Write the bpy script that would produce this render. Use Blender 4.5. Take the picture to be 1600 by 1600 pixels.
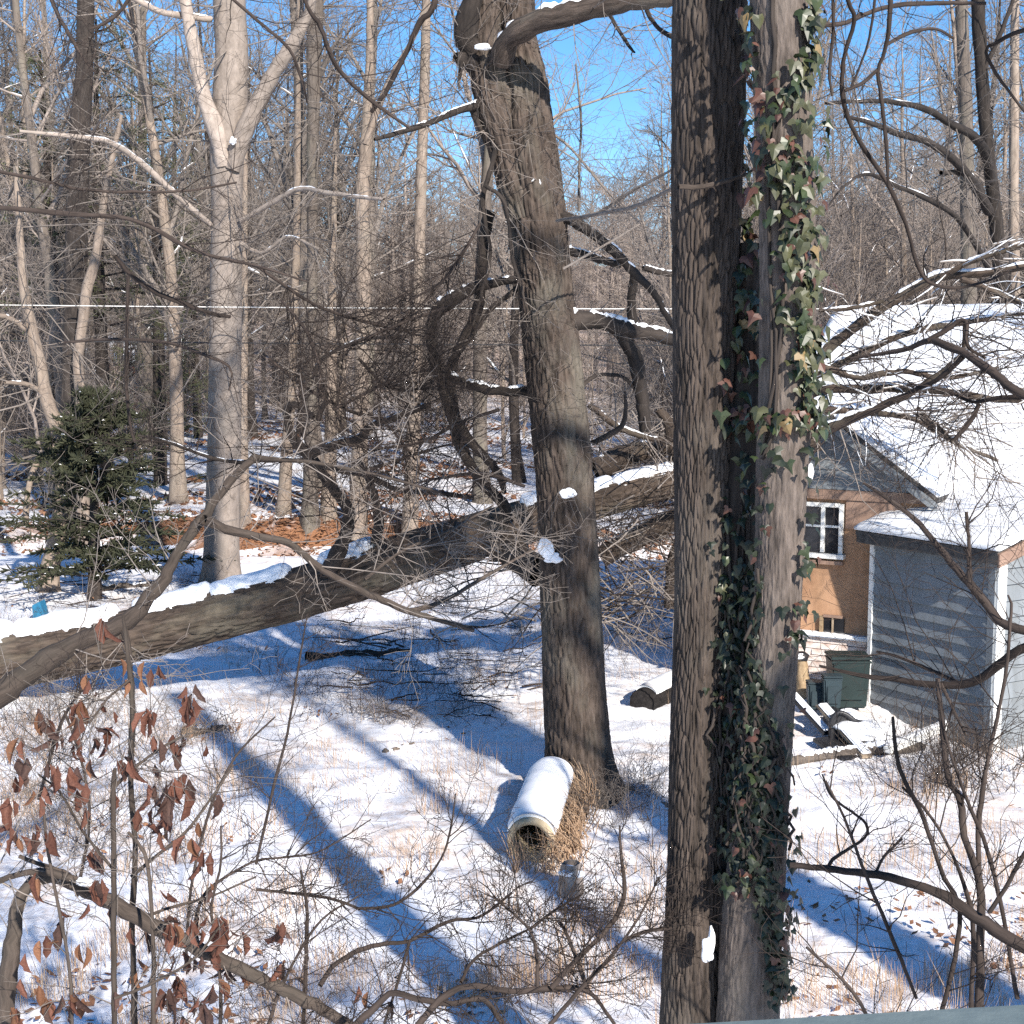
import bpy, math, random
import numpy as np
from mathutils import Vector
from mathutils.bvhtree import BVHTree

for o in list(bpy.data.objects):
    bpy.data.objects.remove(o)
SC = bpy.context.scene
COL = SC.collection

# ------------------------------------------------------------------ camera
FPX, H = 2200.0, 4.4                       # focal length in photo pixels (1600 wide), eye height
PITCH = math.atan(250 / FPX)
CP, SP = math.cos(PITCH), math.sin(PITCH)
cam_d = bpy.data.cameras.new('camera')
cam_d.sensor_fit = 'HORIZONTAL'
cam_d.angle = 2 * math.atan(800 / FPX)
cam_d.clip_start, cam_d.clip_end = 0.05, 3000
cam = bpy.data.objects.new('camera', cam_d)
COL.objects.link(cam)
cam.location = (0, 0, H)
cam.rotation_euler = (math.pi / 2 - PITCH, 0, 0)
SC.camera = cam

# ------------------------------------------------------------------ light
SUN_EL = math.radians(29)
SUN_AZ = math.atan2(0.42, -0.907)           # towards the sun: behind the camera, to the right (x, y)
SUN = Vector((math.sin(SUN_AZ) * math.cos(SUN_EL), math.cos(SUN_AZ) * math.cos(SUN_EL), math.sin(SUN_EL)))
world = bpy.data.worlds.new('World')
SC.world = world
world.use_nodes = True
wn, wl = world.node_tree.nodes, world.node_tree.links
sky = wn.new('ShaderNodeTexSky')
sky.sky_type = 'NISHITA'
sky.sun_disc = False
sky.sun_elevation = SUN_EL
sky.sun_rotation = SUN_AZ
sky.altitude = 2000
sky.air_density = 1.15
sky.dust_density = 0.0
sky.ozone_density = 4.2
sat = wn.new('ShaderNodeHueSaturation')       # a phone camera's stronger blue, the same over the whole sky
sat.inputs['Saturation'].default_value = 1.2
wl.new(sky.outputs[0], sat.inputs['Color'])
wl.new(sat.outputs[0], wn['Background'].inputs[0])
wn['Background'].inputs[1].default_value = 0.105
sun_d = bpy.data.lights.new('sun', 'SUN')
sun_d.energy = 5.0
sun_d.angle = math.radians(0.9)
sun_d.color = (1.0, 0.93, 0.83)
sun = bpy.data.objects.new('sun', sun_d)
COL.objects.link(sun)
sun.rotation_euler = SUN.to_track_quat('Z', 'Y').to_euler()
SC.view_settings.view_transform = 'Standard'
SC.view_settings.look = 'None'
SC.view_settings.gamma = 1
SC.view_settings.exposure = 0.82
SC.cycles.max_bounces = 6
SC.cycles.diffuse_bounces = 3
SC.cycles.use_denoising = False

# ------------------------------------------------------------------ helpers: names, noise, pixels
def tag(o, label=None, cat=None, group=None, kind=None):
    if label: o['label'] = label
    if cat: o['category'] = cat
    if group: o['group'] = group
    if kind: o['kind'] = kind
    return o

def empty(name, loc, label, cat, group=None):
    o = bpy.data.objects.new(name, None)
    o.empty_display_size = 0.1
    o.location = loc
    COL.objects.link(o)
    return tag(o, label, cat, group)

def copy_tree(o, parent=None):
    c = o.copy()
    COL.objects.link(c)
    if parent: c.parent = parent
    for ch in list(o.children):
        copy_tree(ch, c)
    return c

_rs = np.random.RandomState(5)
_perm = np.concatenate([_rs.permutation(256)] * 3)
_g = _rs.normal(size=(256, 3)); _g /= np.linalg.norm(_g, axis=1)[:, None]
def noise3(p):
    p = np.asarray(p, float)
    i = np.floor(p).astype(int); f = p - i; i &= 255
    u = f * f * f * (f * (f * 6 - 15) + 10)
    out = 0
    for dx in (0, 1):
        for dy in (0, 1):
            for dz in (0, 1):
                h = _perm[_perm[_perm[(i[:, 0] + dx) & 255] + ((i[:, 1] + dy) & 255)] + ((i[:, 2] + dz) & 255)]
                d = f - np.array([dx, dy, dz])
                w = (u[:, 0] if dx else 1 - u[:, 0]) * (u[:, 1] if dy else 1 - u[:, 1]) * (u[:, 2] if dz else 1 - u[:, 2])
                out = out + w * (_g[h] * d).sum(1)
    return out

def sstep(a, b, x):
    t = np.clip((x - a) / (b - a), 0, 1)
    return t * t * (3 - 2 * t)

def terrain(x, y):
    x, y = np.asarray(x, float), np.asarray(y, float)
    yb = y + .9 * np.sin(x * .31 + .7) + .5 * np.sin(x * .83)
    am = .62 + .38 * np.sin(x * .25 + 2.8)
    z = am * (-0.35 * sstep(29.5, 32.0, yb) + 0.85 * sstep(32.3, 33.6, yb))
    z = z + 0.012 * np.clip(y - 36, 0, None) + 0.075 * np.clip(y - 95, 0, None)
    z = z + np.clip(x - 4, 0, 30) * 0.01 * sstep(24, 40, y)
    z = z + .28 * np.exp(-((x - 3.6) / 1.2) ** 2 - ((y - 16.9) / 1.3) ** 2)      # snow banked against the house
    p = np.stack([x * 0.23, y * 0.23, 0 * x], -1).reshape(-1, 3)
    z = z + 0.10 * noise3(p).reshape(x.shape) * sstep(3, 12, np.abs(y))
    return z
def tz(x, y):
    return float(terrain(np.array([x]), np.array([y]))[0])

def ray(px, py):
    a, b = (px - 800) / FPX, (800 - py) / FPX
    return Vector((a, CP + b * SP, -SP + b * CP))
def P(px, py, D):
    d = ray(px, py)
    return Vector((0, 0, H)) + d * (D / d.y)
def G(px, py):
    d = ray(px, py)
    D = 15.0
    z = 0
    for _ in range(25):
        t = (z - H) / min(d.z, -1e-3)
        q = Vector((0, 0, H)) + d * t
        z = tz(q.x, min(q.y, 150))
    return Vector((q.x, q.y, z))

# ------------------------------------------------------------------ mesh building
def mesh_raw(name, verts, faces, attr=None, smooth=True):
    verts = np.asarray(verts, np.float32)
    faces = np.asarray(faces, np.int32)
    me = bpy.data.meshes.new(name)
    n, k = faces.shape
    me.vertices.add(len(verts)); me.vertices.foreach_set('co', verts.ravel())
    me.loops.add(n * k); me.loops.foreach_set('vertex_index', faces.ravel())
    me.polygons.add(n)
    me.polygons.foreach_set('loop_start', np.arange(0, n * k, k, dtype=np.int32))
    me.polygons.foreach_set('loop_total', np.full(n, k, np.int32))
    if smooth: me.polygons.foreach_set('use_smooth', np.ones(n, bool))
    if attr is not None:
        a = me.attributes.new('bark', 'FLOAT_VECTOR', 'POINT')
        a.data.foreach_set('vector', np.asarray(attr, np.float32).ravel())
    me.update(calc_edges=True)
    return me

def obj(name, me, mat, parent=None, origin=None):
    """link ME as one object; vertices are given in world space when ORIGIN (the parent's place) is given"""
    if mat is not None and not me.materials: me.materials.append(mat)
    o = bpy.data.objects.new(name, me)
    COL.objects.link(o)
    if parent: o.parent = parent
    return o

class Tubes:
    """collects tapering tubes and builds them as one mesh"""
    def __init__(self): self.g = {}; self.k = 0
    def add(self, pts, rad, sides=3, off=None):
        self.k += 1
        self.g.setdefault((len(pts), sides), []).append((pts, rad, self.k * 1.7 if off is None else off))
    def empty(self): return not self.g
    def arrays(self, origin=(0, 0, 0)):
        V, Fc, A, base = [], [], [], 0
        for (n, s), L in self.g.items():
            Pn = np.array([[tuple(q) for q in a[0]] for a in L], float)
            Rn = np.array([list(a[1]) for a in L], float)
            off = np.array([a[2] for a in L])
            B = len(L)
            T = np.empty_like(Pn)
            T[:, 1:-1] = Pn[:, 2:] - Pn[:, :-2]
            T[:, 0] = Pn[:, 1] - Pn[:, 0]; T[:, -1] = Pn[:, -1] - Pn[:, -2]
            T /= np.maximum(np.linalg.norm(T, axis=2, keepdims=True), 1e-9)
            ov = Pn[:, -1] - Pn[:, 0]
            ov /= np.maximum(np.linalg.norm(ov, axis=1, keepdims=True), 1e-9)
            ref = np.where(np.abs(ov[:, 2:3]) > 0.8, np.array([[0., 1., 0.]]), np.array([[0., 0., 1.]]))
            n1 = np.cross(T, ref[:, None, :]); n1 /= np.maximum(np.linalg.norm(n1, axis=2, keepdims=True), 1e-9)
            n2 = np.cross(T, n1)
            ang = np.arange(s) * 2 * math.pi / s
            ca, sa = np.cos(ang), np.sin(ang)
            vv = Pn[:, :, None, :] + Rn[:, :, None, None] * (ca[None, None, :, None] * n1[:, :, None, :] + sa[None, None, :, None] * n2[:, :, None, :])
            seg = np.linalg.norm(np.diff(Pn, axis=1), axis=2)
            ln = np.concatenate([np.zeros((B, 1)), np.cumsum(seg, axis=1)], 1) + off[:, None]
            at = np.stack([Rn[:, :, None] * ca[None, None], Rn[:, :, None] * sa[None, None], np.repeat(ln[:, :, None], s, 2)], -1)
            i = np.arange(n - 1)[:, None]; j = np.arange(s)[None, :]
            q = np.stack([i * s + j, i * s + (j + 1) % s, (i + 1) * s + (j + 1) % s, (i + 1) * s + j], -1).reshape(-1, 4)
            qq = (q[None] + (base + np.arange(B) * n * s)[:, None, None]).reshape(-1, 4)
            V.append(vv.reshape(-1, 3)); A.append(at.reshape(-1, 3)); Fc.append(qq)
            base += B * n * s
        return np.concatenate(V) - np.array(origin), np.concatenate(Fc), np.concatenate(A)
    def build(self, name, mat, parent=None):
        o = parent.location if parent else (0, 0, 0)
        v, f, a = self.arrays(tuple(o))
        return obj(name, mesh_raw(name, v, f, a), mat, parent)

def resample(pts, n):
    """Catmull-Rom through PTS (rows of any width), n samples even in length"""
    p = np.array(pts, float)
    if len(p) == 2:
        t = np.linspace(0, 1, n)[:, None]
        return p[0] * (1 - t) + p[1] * t
    e = np.vstack([2 * p[0] - p[1], p, 2 * p[-1] - p[-2]])
    fine = []
    for i in range(len(p) - 1):
        t = np.linspace(0, 1, 16, endpoint=(i == len(p) - 2))[:, None]
        a, b, c, d = e[i], e[i + 1], e[i + 2], e[i + 3]
        fine.append(0.5 * (2 * b + (c - a) * t + (2 * a - 5 * b + 4 * c - d) * t * t + (3 * b - a - 3 * c + d) * t ** 3))
    fine = np.vstack(fine)
    s = np.concatenate([[0], np.cumsum(np.linalg.norm(np.diff(fine[:, :3], axis=0), axis=1))])
    u = np.linspace(0, s[-1], n)
    return np.stack([np.interp(u, s, fine[:, k]) for k in range(fine.shape[1])], 1)

def pixpath(pix, D0, D1=None, n=None):
    """photo pixels (x, y, width) at a distance running from D0 to D1 -> samples of x, y, z, radius"""
    D1 = D0 if D1 is None else D1
    rows = []
    for k, q in enumerate(pix):
        D = D0 + (D1 - D0) * k / max(1, len(pix) - 1)
        p = P(q[0], q[1], D)
        rows.append((p.x, p.y, p.z, q[2] * 0.5 * D / FPX))
    return resample(rows, n or max(6, 4 * len(pix)))

def furrow(a, fr, fv, seed=0):
    q = np.stack([a[:, 0] * fr + seed, a[:, 1] * fr, a[:, 2] * fv], 1)
    w = np.stack([a[:, 0] * 6, a[:, 1] * 6 + seed, a[:, 2] * 5], 1)
    q = q + 0.45 * np.stack([noise3(w), noise3(w + 11.3), 0 * a[:, 0]], 1)
    n = np.abs(noise3(q))
    r = sstep(0.0, 0.22, n)
    return r - 0.75 + 0.35 * noise3(q * 2.3 + 5) + 0.2 * noise3(np.stack([a[:, 0] * fr * 3, a[:, 1] * fr * 3, a[:, 2] * fr * 1.6], 1))

def plates(a, cu, cv, seed=0.):
    """bark plates: cells CU wide and CV long round the trunk, parted by sunken cracks (0 in a crack, 1 on a plate)"""
    rad = np.hypot(a[:, 0], a[:, 1]); ang = np.arctan2(a[:, 1], a[:, 0])
    w = np.stack([a[:, 0] * 5, a[:, 1] * 5 + seed, a[:, 2] * 2.2], 1)
    nu = max(8, int(round(2 * math.pi * np.median(rad) / cu)))
    U = (ang / (2 * math.pi)) * nu + .9 * noise3(w) + .25 * noise3(w * 3.1)
    V_ = a[:, 2] / cv + .5 * noise3(w + 31)
    iu, iv = np.floor(U).astype(int), np.floor(V_).astype(int)
    f1 = np.full(len(U), 9.); f2 = np.full(len(U), 9.)
    for du in (-1, 0, 1):
        for dv in (-1, 0, 1):
            cu_, cv_ = iu + du, iv + dv
            hh = _perm[_perm[(cu_ % nu) & 255] + (cv_ & 255)]
            d = np.hypot(cu_ + .5 + .42 * _g[hh, 0] - U, (cv_ + .5 + .48 * _g[hh, 1] - V_) * .8)
            n1 = np.minimum(f1, d); f2 = np.minimum(np.maximum(f1, d), f2); f1 = n1
    return sstep(.0, .26, f2 - f1)

def trunk_arrays(path, sides, amp, fr, fv, lump=0.06, flare=None, origin=(0, 0, 0), seed=0.0, cell=None):
    """one bark-relief trunk along PATH (x,y,z,r samples): the furrows are moved vertices"""
    t = Tubes()
    t.add(path[:, :3], path[:, 3], sides, off=seed)
    v, f, a = t.arrays()
    c = np.repeat(path[:, :3], sides, 0)
    nrm = v - c
    r = np.linalg.norm(nrm, axis=1); nrm /= r[:, None]
    rel = furrow(a, fr, fv, seed)
    if cell:
        rel = plates(a, cell[0], cell[1], seed) - .8 + .22 * rel + .10 * noise3(np.stack([a[:, 0] * 90, a[:, 1] * 90, a[:, 2] * 24], 1))
    d = amp * rel + lump * r * noise3(np.stack([a[:, 0] / r.max() * 1.1, a[:, 1] / r.max() * 1.1, a[:, 2] * 1.3 + seed], 1))
    if flare:
        z0, hgt, amt, lob = flare
        g = np.clip(1 - (v[:, 2] - z0) / hgt, 0, 1.2) ** 2
        ang = np.arctan2(nrm[:, 1], nrm[:, 0])
        d = d + g * amt * (0.55 + 0.45 * np.cos(ang * lob + 0.9))
    v = v + nrm * d[:, None]
    return v - np.array(origin), f, a

def grow(acc, p, d, L, r, depth, rng, wander=0.3, up=0.08, kids=(7, 6, 5), minr=0.0012, seg=5, ang=(30, 65), tips=None, tfrom=0.2):
    px, py, pz = p; dx, dy, dz = d
    pts, step = [(px, py, pz)], L / seg
    dirs = [(dx, dy, dz)]
    for _ in range(seg):
        dx += rng.gauss(0, wander * .6); dy += rng.gauss(0, wander * .6); dz += rng.gauss(0, wander * .5) + up
        m = math.sqrt(dx * dx + dy * dy + dz * dz) or 1
        dx /= m; dy /= m; dz /= m
        px += dx * step; py += dy * step; pz += dz * step
        pts.append((px, py, pz)); dirs.append((dx, dy, dz))
    r1 = max(r * 0.35, minr)
    acc.add(pts, [r + (r1 - r) * k / seg for k in range(seg + 1)], 3 if r < 0.02 else 5 if r < 0.06 else 8)
    if tips is not None and depth == 0: tips.append((pts[-1], dirs[-1])); tips.append((pts[len(pts) // 2], dirs[len(pts) // 2]))
    if depth <= 0: return pts
    for k in range(kids[0]):
        t = tfrom + (1 - tfrom) * (k + rng.random()) / kids[0]
        i = min(seg - 1, int(t * seg)); f = t * seg - i
        a, b = pts[i], pts[i + 1]
        q = (a[0] + (b[0] - a[0]) * f, a[1] + (b[1] - a[1]) * f, a[2] + (b[2] - a[2]) * f)
        T = dirs[i + 1]
        w = (rng.gauss(0, 1), rng.gauss(0, 1), rng.gauss(0, 1))
        c = (T[1] * w[2] - T[2] * w[1], T[2] * w[0] - T[0] * w[2], T[0] * w[1] - T[1] * w[0])
        m = math.sqrt(c[0] ** 2 + c[1] ** 2 + c[2] ** 2) or 1
        an = math.radians(rng.uniform(*ang)); ca, sa = math.cos(an), math.sin(an)
        nd = (T[0] * ca + c[0] / m * sa, T[1] * ca + c[1] / m * sa, T[2] * ca + c[2] / m * sa)
        rr = (r + (r1 - r) * t)
        grow(acc, q, nd, L * rng.uniform(.35, .65) * (1.15 - .55 * t), max(rr * rng.uniform(.45, .65), minr), depth - 1, rng, wander, up,
             kids[1:] if len(kids) > 1 else kids, minr, max(2, seg - 1), ang, tips, tfrom)
    return pts

def sprout(acc, path, n, rng, L=(0.4, 1.0), r=0.008, depth=1, kids=(5, 4), up=0.05, t0=0.1, t1=1.0, ang=(35, 75), wander=.3, tips=None, minr=.0012, bias=None, seg=4, snow=None):
    """N twigs growing out of PATH (x,y,z,r samples)"""
    m = len(path)
    for k in range(n):
        t = t0 + (t1 - t0) * rng.random()
        i = min(m - 2, int(t * (m - 1)))
        T = Vector(path[i + 1][:3]) - Vector(path[i][:3]); T.normalize()
        w = Vector((rng.gauss(0, 1), rng.gauss(0, 1), rng.gauss(0, 1)))
        if bias: w += Vector(bias)
        c = (w - T * w.dot(T))
        if c.length < 1e-4: continue
        c.normalize()
        a = math.radians(rng.uniform(*ang))
        d = T * math.cos(a) + c * math.sin(a)
        rr = min(r * rng.uniform(.6, 1.3), path[i][3] * .7)
        g_ = grow(acc, tuple(path[i][:3]), tuple(d), rng.uniform(*L), rr, depth, rng, wander, up, kids, minr, seg, tips=tips)
        if snow is not None and abs(d.z) < .75 and rng.random() < .7:
            snow_on(snow, np.array([[*c_, max(.007, rr * 1.1)] for c_ in g_]), .05, .95, .9, .9, 5, 9, rng=rng, gap=.12)

def snow_on(acc, path, t0=0., t1=1., h=0.55, w=0.8, sides=8, n=None, rng=None, gap=0.0):
    """a ridge of snow lying along the top of PATH"""
    m = len(path)
    a, b = int(t0 * (m - 1)), int(t1 * (m - 1)) + 1
    p = np.array(path[a:b])
    if len(p) < 2: return
    q = resample(p, n or max(6, len(p) * 2))
    rng = rng or random.Random(1)
    runs, cur = [], []
    for k in range(len(q)):
        if gap and rng.random() < gap:
            if len(cur) > 2: runs.append(cur)
            cur = []
        else: cur.append(k)
    if len(cur) > 2: runs.append(cur)
    for run in runs:
        s = q[run]
        nn = len(s)
        u = np.linspace(0, 1, nn)
        e = np.clip(np.minimum(u, 1 - u) * nn * 0.45, 0.15, 1)
        j = np.array([rng.uniform(.75, 1.2) for _ in range(nn)])
        pts = s[:, :3].copy(); pts[:, 2] += s[:, 3] * h * (0.6 + .4 * j)
        acc.add(pts, s[:, 3] * w * e * j, sides)

def box(name, c, size, mat, parent=None, rot=None, bev=0.0):
    """box centred at C (world) with half-turns ROT as a 3x3 list of axes"""
    import bmesh
    bm = bmesh.new()
    bmesh.ops.create_cube(bm, size=1)
    for v in bm.verts: v.co = Vector((v.co.x * size[0], v.co.y * size[1], v.co.z * size[2]))
    if bev: bmesh.ops.bevel(bm, geom=list(bm.edges), offset=bev, segments=2, affect='EDGES')
    ax = rot or ((1, 0, 0), (0, 1, 0), (0, 0, 1))
    o = parent.location if parent else Vector((0, 0, 0))
    for v in bm.verts:
        v.co = Vector(ax[0]) * v.co.x + Vector(ax[1]) * v.co.y + Vector(ax[2]) * v.co.z + Vector(c) - o
    me = bpy.data.meshes.new(name); bm.to_mesh(me); bm.free()
    return obj(name, me, mat, parent)

def poly_slab(name, pts, thick, mat, parent=None, smooth=False):
    """polygon PTS (world) given depth THICK along a vector"""
    o = parent.location if parent else Vector((0, 0, 0))
    n = len(pts)
    t = Vector(thick)
    v = [Vector(p) - o for p in pts] + [Vector(p) + t - o for p in pts]
    f = [tuple(range(n))[::-1], tuple(range(n, 2 * n))] + [(i, (i + 1) % n, n + (i + 1) % n, n + i) for i in range(n)]
    me = bpy.data.meshes.new(name); me.from_pydata([tuple(x) for x in v], [], f); me.update()
    import bmesh
    bm = bmesh.new(); bm.from_mesh(me); bmesh.ops.recalc_face_normals(bm, faces=bm.faces); bm.to_mesh(me); bm.free()
    return obj(name, me, mat, parent)

# ------------------------------------------------------------------ materials
def new_mat(name, rough=0.9, spec=0.2):
    m = bpy.data.materials.new(name); m.use_nodes = True
    b = m.node_tree.nodes['Principled BSDF']
    b.inputs['Roughness'].default_value = rough
    b.inputs['Specular IOR Level'].default_value = spec
    return m, m.node_tree.nodes, m.node_tree.links, b

def noise_node(n, l, vec, scale, detail=4, rough=.6):
    t = n.new('ShaderNodeTexNoise')
    t.inputs['Scale'].default_value = scale; t.inputs['Detail'].default_value = detail; t.inputs['Roughness'].default_value = rough
    if vec is not None: l.new(vec, t.inputs['Vector'])
    return t

def ramp(n, l, fac, stops):
    r = n.new('ShaderNodeValToRGB')
    e = r.color_ramp.elements
    while len(e) < len(stops): e.new(0.5)
    for k, (p, c) in enumerate(stops):
        e[k].position = p; e[k].color = (c[0], c[1], c[2], 1)
    l.new(fac, r.inputs[0])
    return r

def bark_mat(name, dark, light, lichen=None, fr=30, fv=5, bump=0.6, patch=2.0):
    m, n, l, b = new_mat(name)
    at = n.new('ShaderNodeAttribute'); at.attribute_name = 'bark'
    mp = n.new('ShaderNodeMapping'); mp.inputs['Scale'].default_value = (fr, fr, fv)
    l.new(at.outputs['Vector'], mp.inputs[0])
    t1 = noise_node(n, l, mp.outputs[0], 1.0, 6, .65)
    oi = n.new('ShaderNodeObjectInfo')
    mp2 = n.new('ShaderNodeMapping'); mp2.inputs['Scale'].default_value = (patch, patch, patch * .5)
    l.new(at.outputs['Vector'], mp2.inputs[0])
    t2 = noise_node(n, l, mp2.outputs[0], 1.0, 5, .6)
    r1 = ramp(n, l, t1.outputs[0], [(.3, dark), (.72, light)])
    col = r1.outputs[0]
    if lichen:
        r2 = ramp(n, l, t2.outputs[0], [(.50, (0, 0, 0)), (.66, (1, 1, 1))])
        mx = n.new('ShaderNodeMix'); mx.data_type = 'RGBA'
        l.new(r2.outputs[0], mx.inputs['Factor']); l.new(col, mx.inputs['A'])
        mx.inputs['B'].default_value = (*lichen, 1)
        ml = n.new('ShaderNodeMix'); ml.data_type = 'RGBA'; ml.inputs['Factor'].default_value = 0.6
        l.new(col, ml.inputs['A']); l.new(mx.outputs['Result'], ml.inputs['B'])
        col = ml.outputs['Result']
    hv = n.new('ShaderNodeHueSaturation')
    mr = n.new('ShaderNodeMapRange'); mr.inputs['To Min'].default_value = .78; mr.inputs['To Max'].default_value = 1.25
    l.new(oi.outputs['Random'], mr.inputs[0]); l.new(mr.outputs[0], hv.inputs['Value']); l.new(col, hv.inputs['Color'])
    l.new(hv.outputs[0], b.inputs['Base Color'])
    bp = n.new('ShaderNodeBump'); bp.inputs['Strength'].default_value = bump; bp.inputs['Distance'].default_value = 0.02
    l.new(t1.outputs[0], bp.inputs['Height']); l.new(bp.outputs[0], b.inputs['Normal'])
    return m

def var_mat(name, c1, c2, scale=6, rough=.8, bump=0, spec=.2, trans=0, rnd=.25):
    m, n, l, b = new_mat(name, rough, spec)
    tc = n.new('ShaderNodeTexCoord')
    t = noise_node(n, l, tc.outputs['Object'], scale, 5, .6)
    r = ramp(n, l, t.outputs[0], [(.3, c1), (.7, c2)])
    oi = n.new('ShaderNodeObjectInfo')
    hv = n.new('ShaderNodeHueSaturation')
    mr = n.new('ShaderNodeMapRange'); mr.inputs['To Min'].default_value = 1 - rnd; mr.inputs['To Max'].default_value = 1 + rnd
    l.new(oi.outputs['Random'], mr.inputs[0]); l.new(mr.outputs[0], hv.inputs['Value']); l.new(r.outputs[0], hv.inputs['Color'])
    l.new(hv.outputs[0], b.inputs['Base Color'])
    if bump:
        bp = n.new('ShaderNodeBump'); bp.inputs['Strength'].default_value = bump; bp.inputs['Distance'].default_value = .01
        l.new(t.outputs[0], bp.inputs['Height']); l.new(bp.outputs[0], b.inputs['Normal'])
    if trans:
        tr = n.new('ShaderNodeBsdfTranslucent'); l.new(hv.outputs[0], tr.inputs[0])
        mx = n.new('ShaderNodeMixShader'); mx.inputs[0].default_value = trans
        l.new(b.outputs[0], mx.inputs[1]); l.new(tr.outputs[0], mx.inputs[2])
        l.new(mx.outputs[0], n['Material Output'].inputs[0])
    return m

M = {}
M['bark_near'] = bark_mat('bark_near', (.018, .0145, .0125), (.115, .09, .076), (.15, .13, .112), 34, 4, 1.0)
M['bark_right'] = bark_mat('bark_right', (.05, .041, .036), (.215, .175, .152), (.20, .175, .152), 44, 7, .8)
M['bark_black'] = bark_mat('bark_black', (.008, .007, .007), (.03, .026, .025), None, 20, 4, .6)
M['bark_mid'] = bark_mat('bark_mid', (.02, .0155, .013), (.12, .092, .076), (.155, .14, .115), 26, 4, 1.0)
M['bark_log'] = bark_mat('bark_log', (.018, .0135, .011), (.11, .083, .066), (.13, .115, .088), 26, 3, 1.0)
M['bark_pale'] = bark_mat('bark_pale', (.20, .165, .14), (.40, .335, .29), (.27, .235, .20), 9, 5, .3, 1.2)
M['bark_tan'] = bark_mat('bark_tan', (.14, .108, .086), (.31, .25, .205), (.22, .19, .155), 12, 3, .5, 1.5)
M['bark_grey'] = bark_mat('bark_grey', (.07, .058, .05), (.19, .158, .135), (.18, .165, .13), 14, 3, .6, 1.5)
M['bark_dark'] = bark_mat('bark_dark', (.018, .015, .014), (.062, .05, .043), None, 14, 3, .6)
M['twig'] = bark_mat('twig', (.105, .09, .08), (.28, .24, .212), None, 40, 6, .2)
M['twig_brown'] = bark_mat('twig_brown', (.155, .128, .112), (.34, .285, .25), None, 20, 3, .2)
M['twig_dark'] = bark_mat('twig_dark', (.022, .017, .015), (.07, .053, .046), None, 40, 6, .3)
M['branch_tan'] = bark_mat('branch_tan', (.034, .027, .023), (.095, .074, .062), (.08, .07, .058), 50, 8, .4)

def snow_mat(name):
    m, n, l, b = new_mat(name, .75, .25)
    tc = n.new('ShaderNodeTexCoord')
    t = noise_node(n, l, tc.outputs['Object'], 14, 6, .6)
    r = ramp(n, l, t.outputs[0], [(.3, (.80, .82, .86)), (.7, (.90, .905, .92))])
    l.new(r.outputs[0], b.inputs['Base Color'])
    bp = n.new('ShaderNodeBump'); bp.inputs['Strength'].default_value = .2; bp.inputs['Distance'].default_value = .012
    l.new(t.outputs[0], bp.inputs['Height']); l.new(bp.outputs[0], b.inputs['Normal'])
    return m
M['snow'] = snow_mat('snow')

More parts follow.
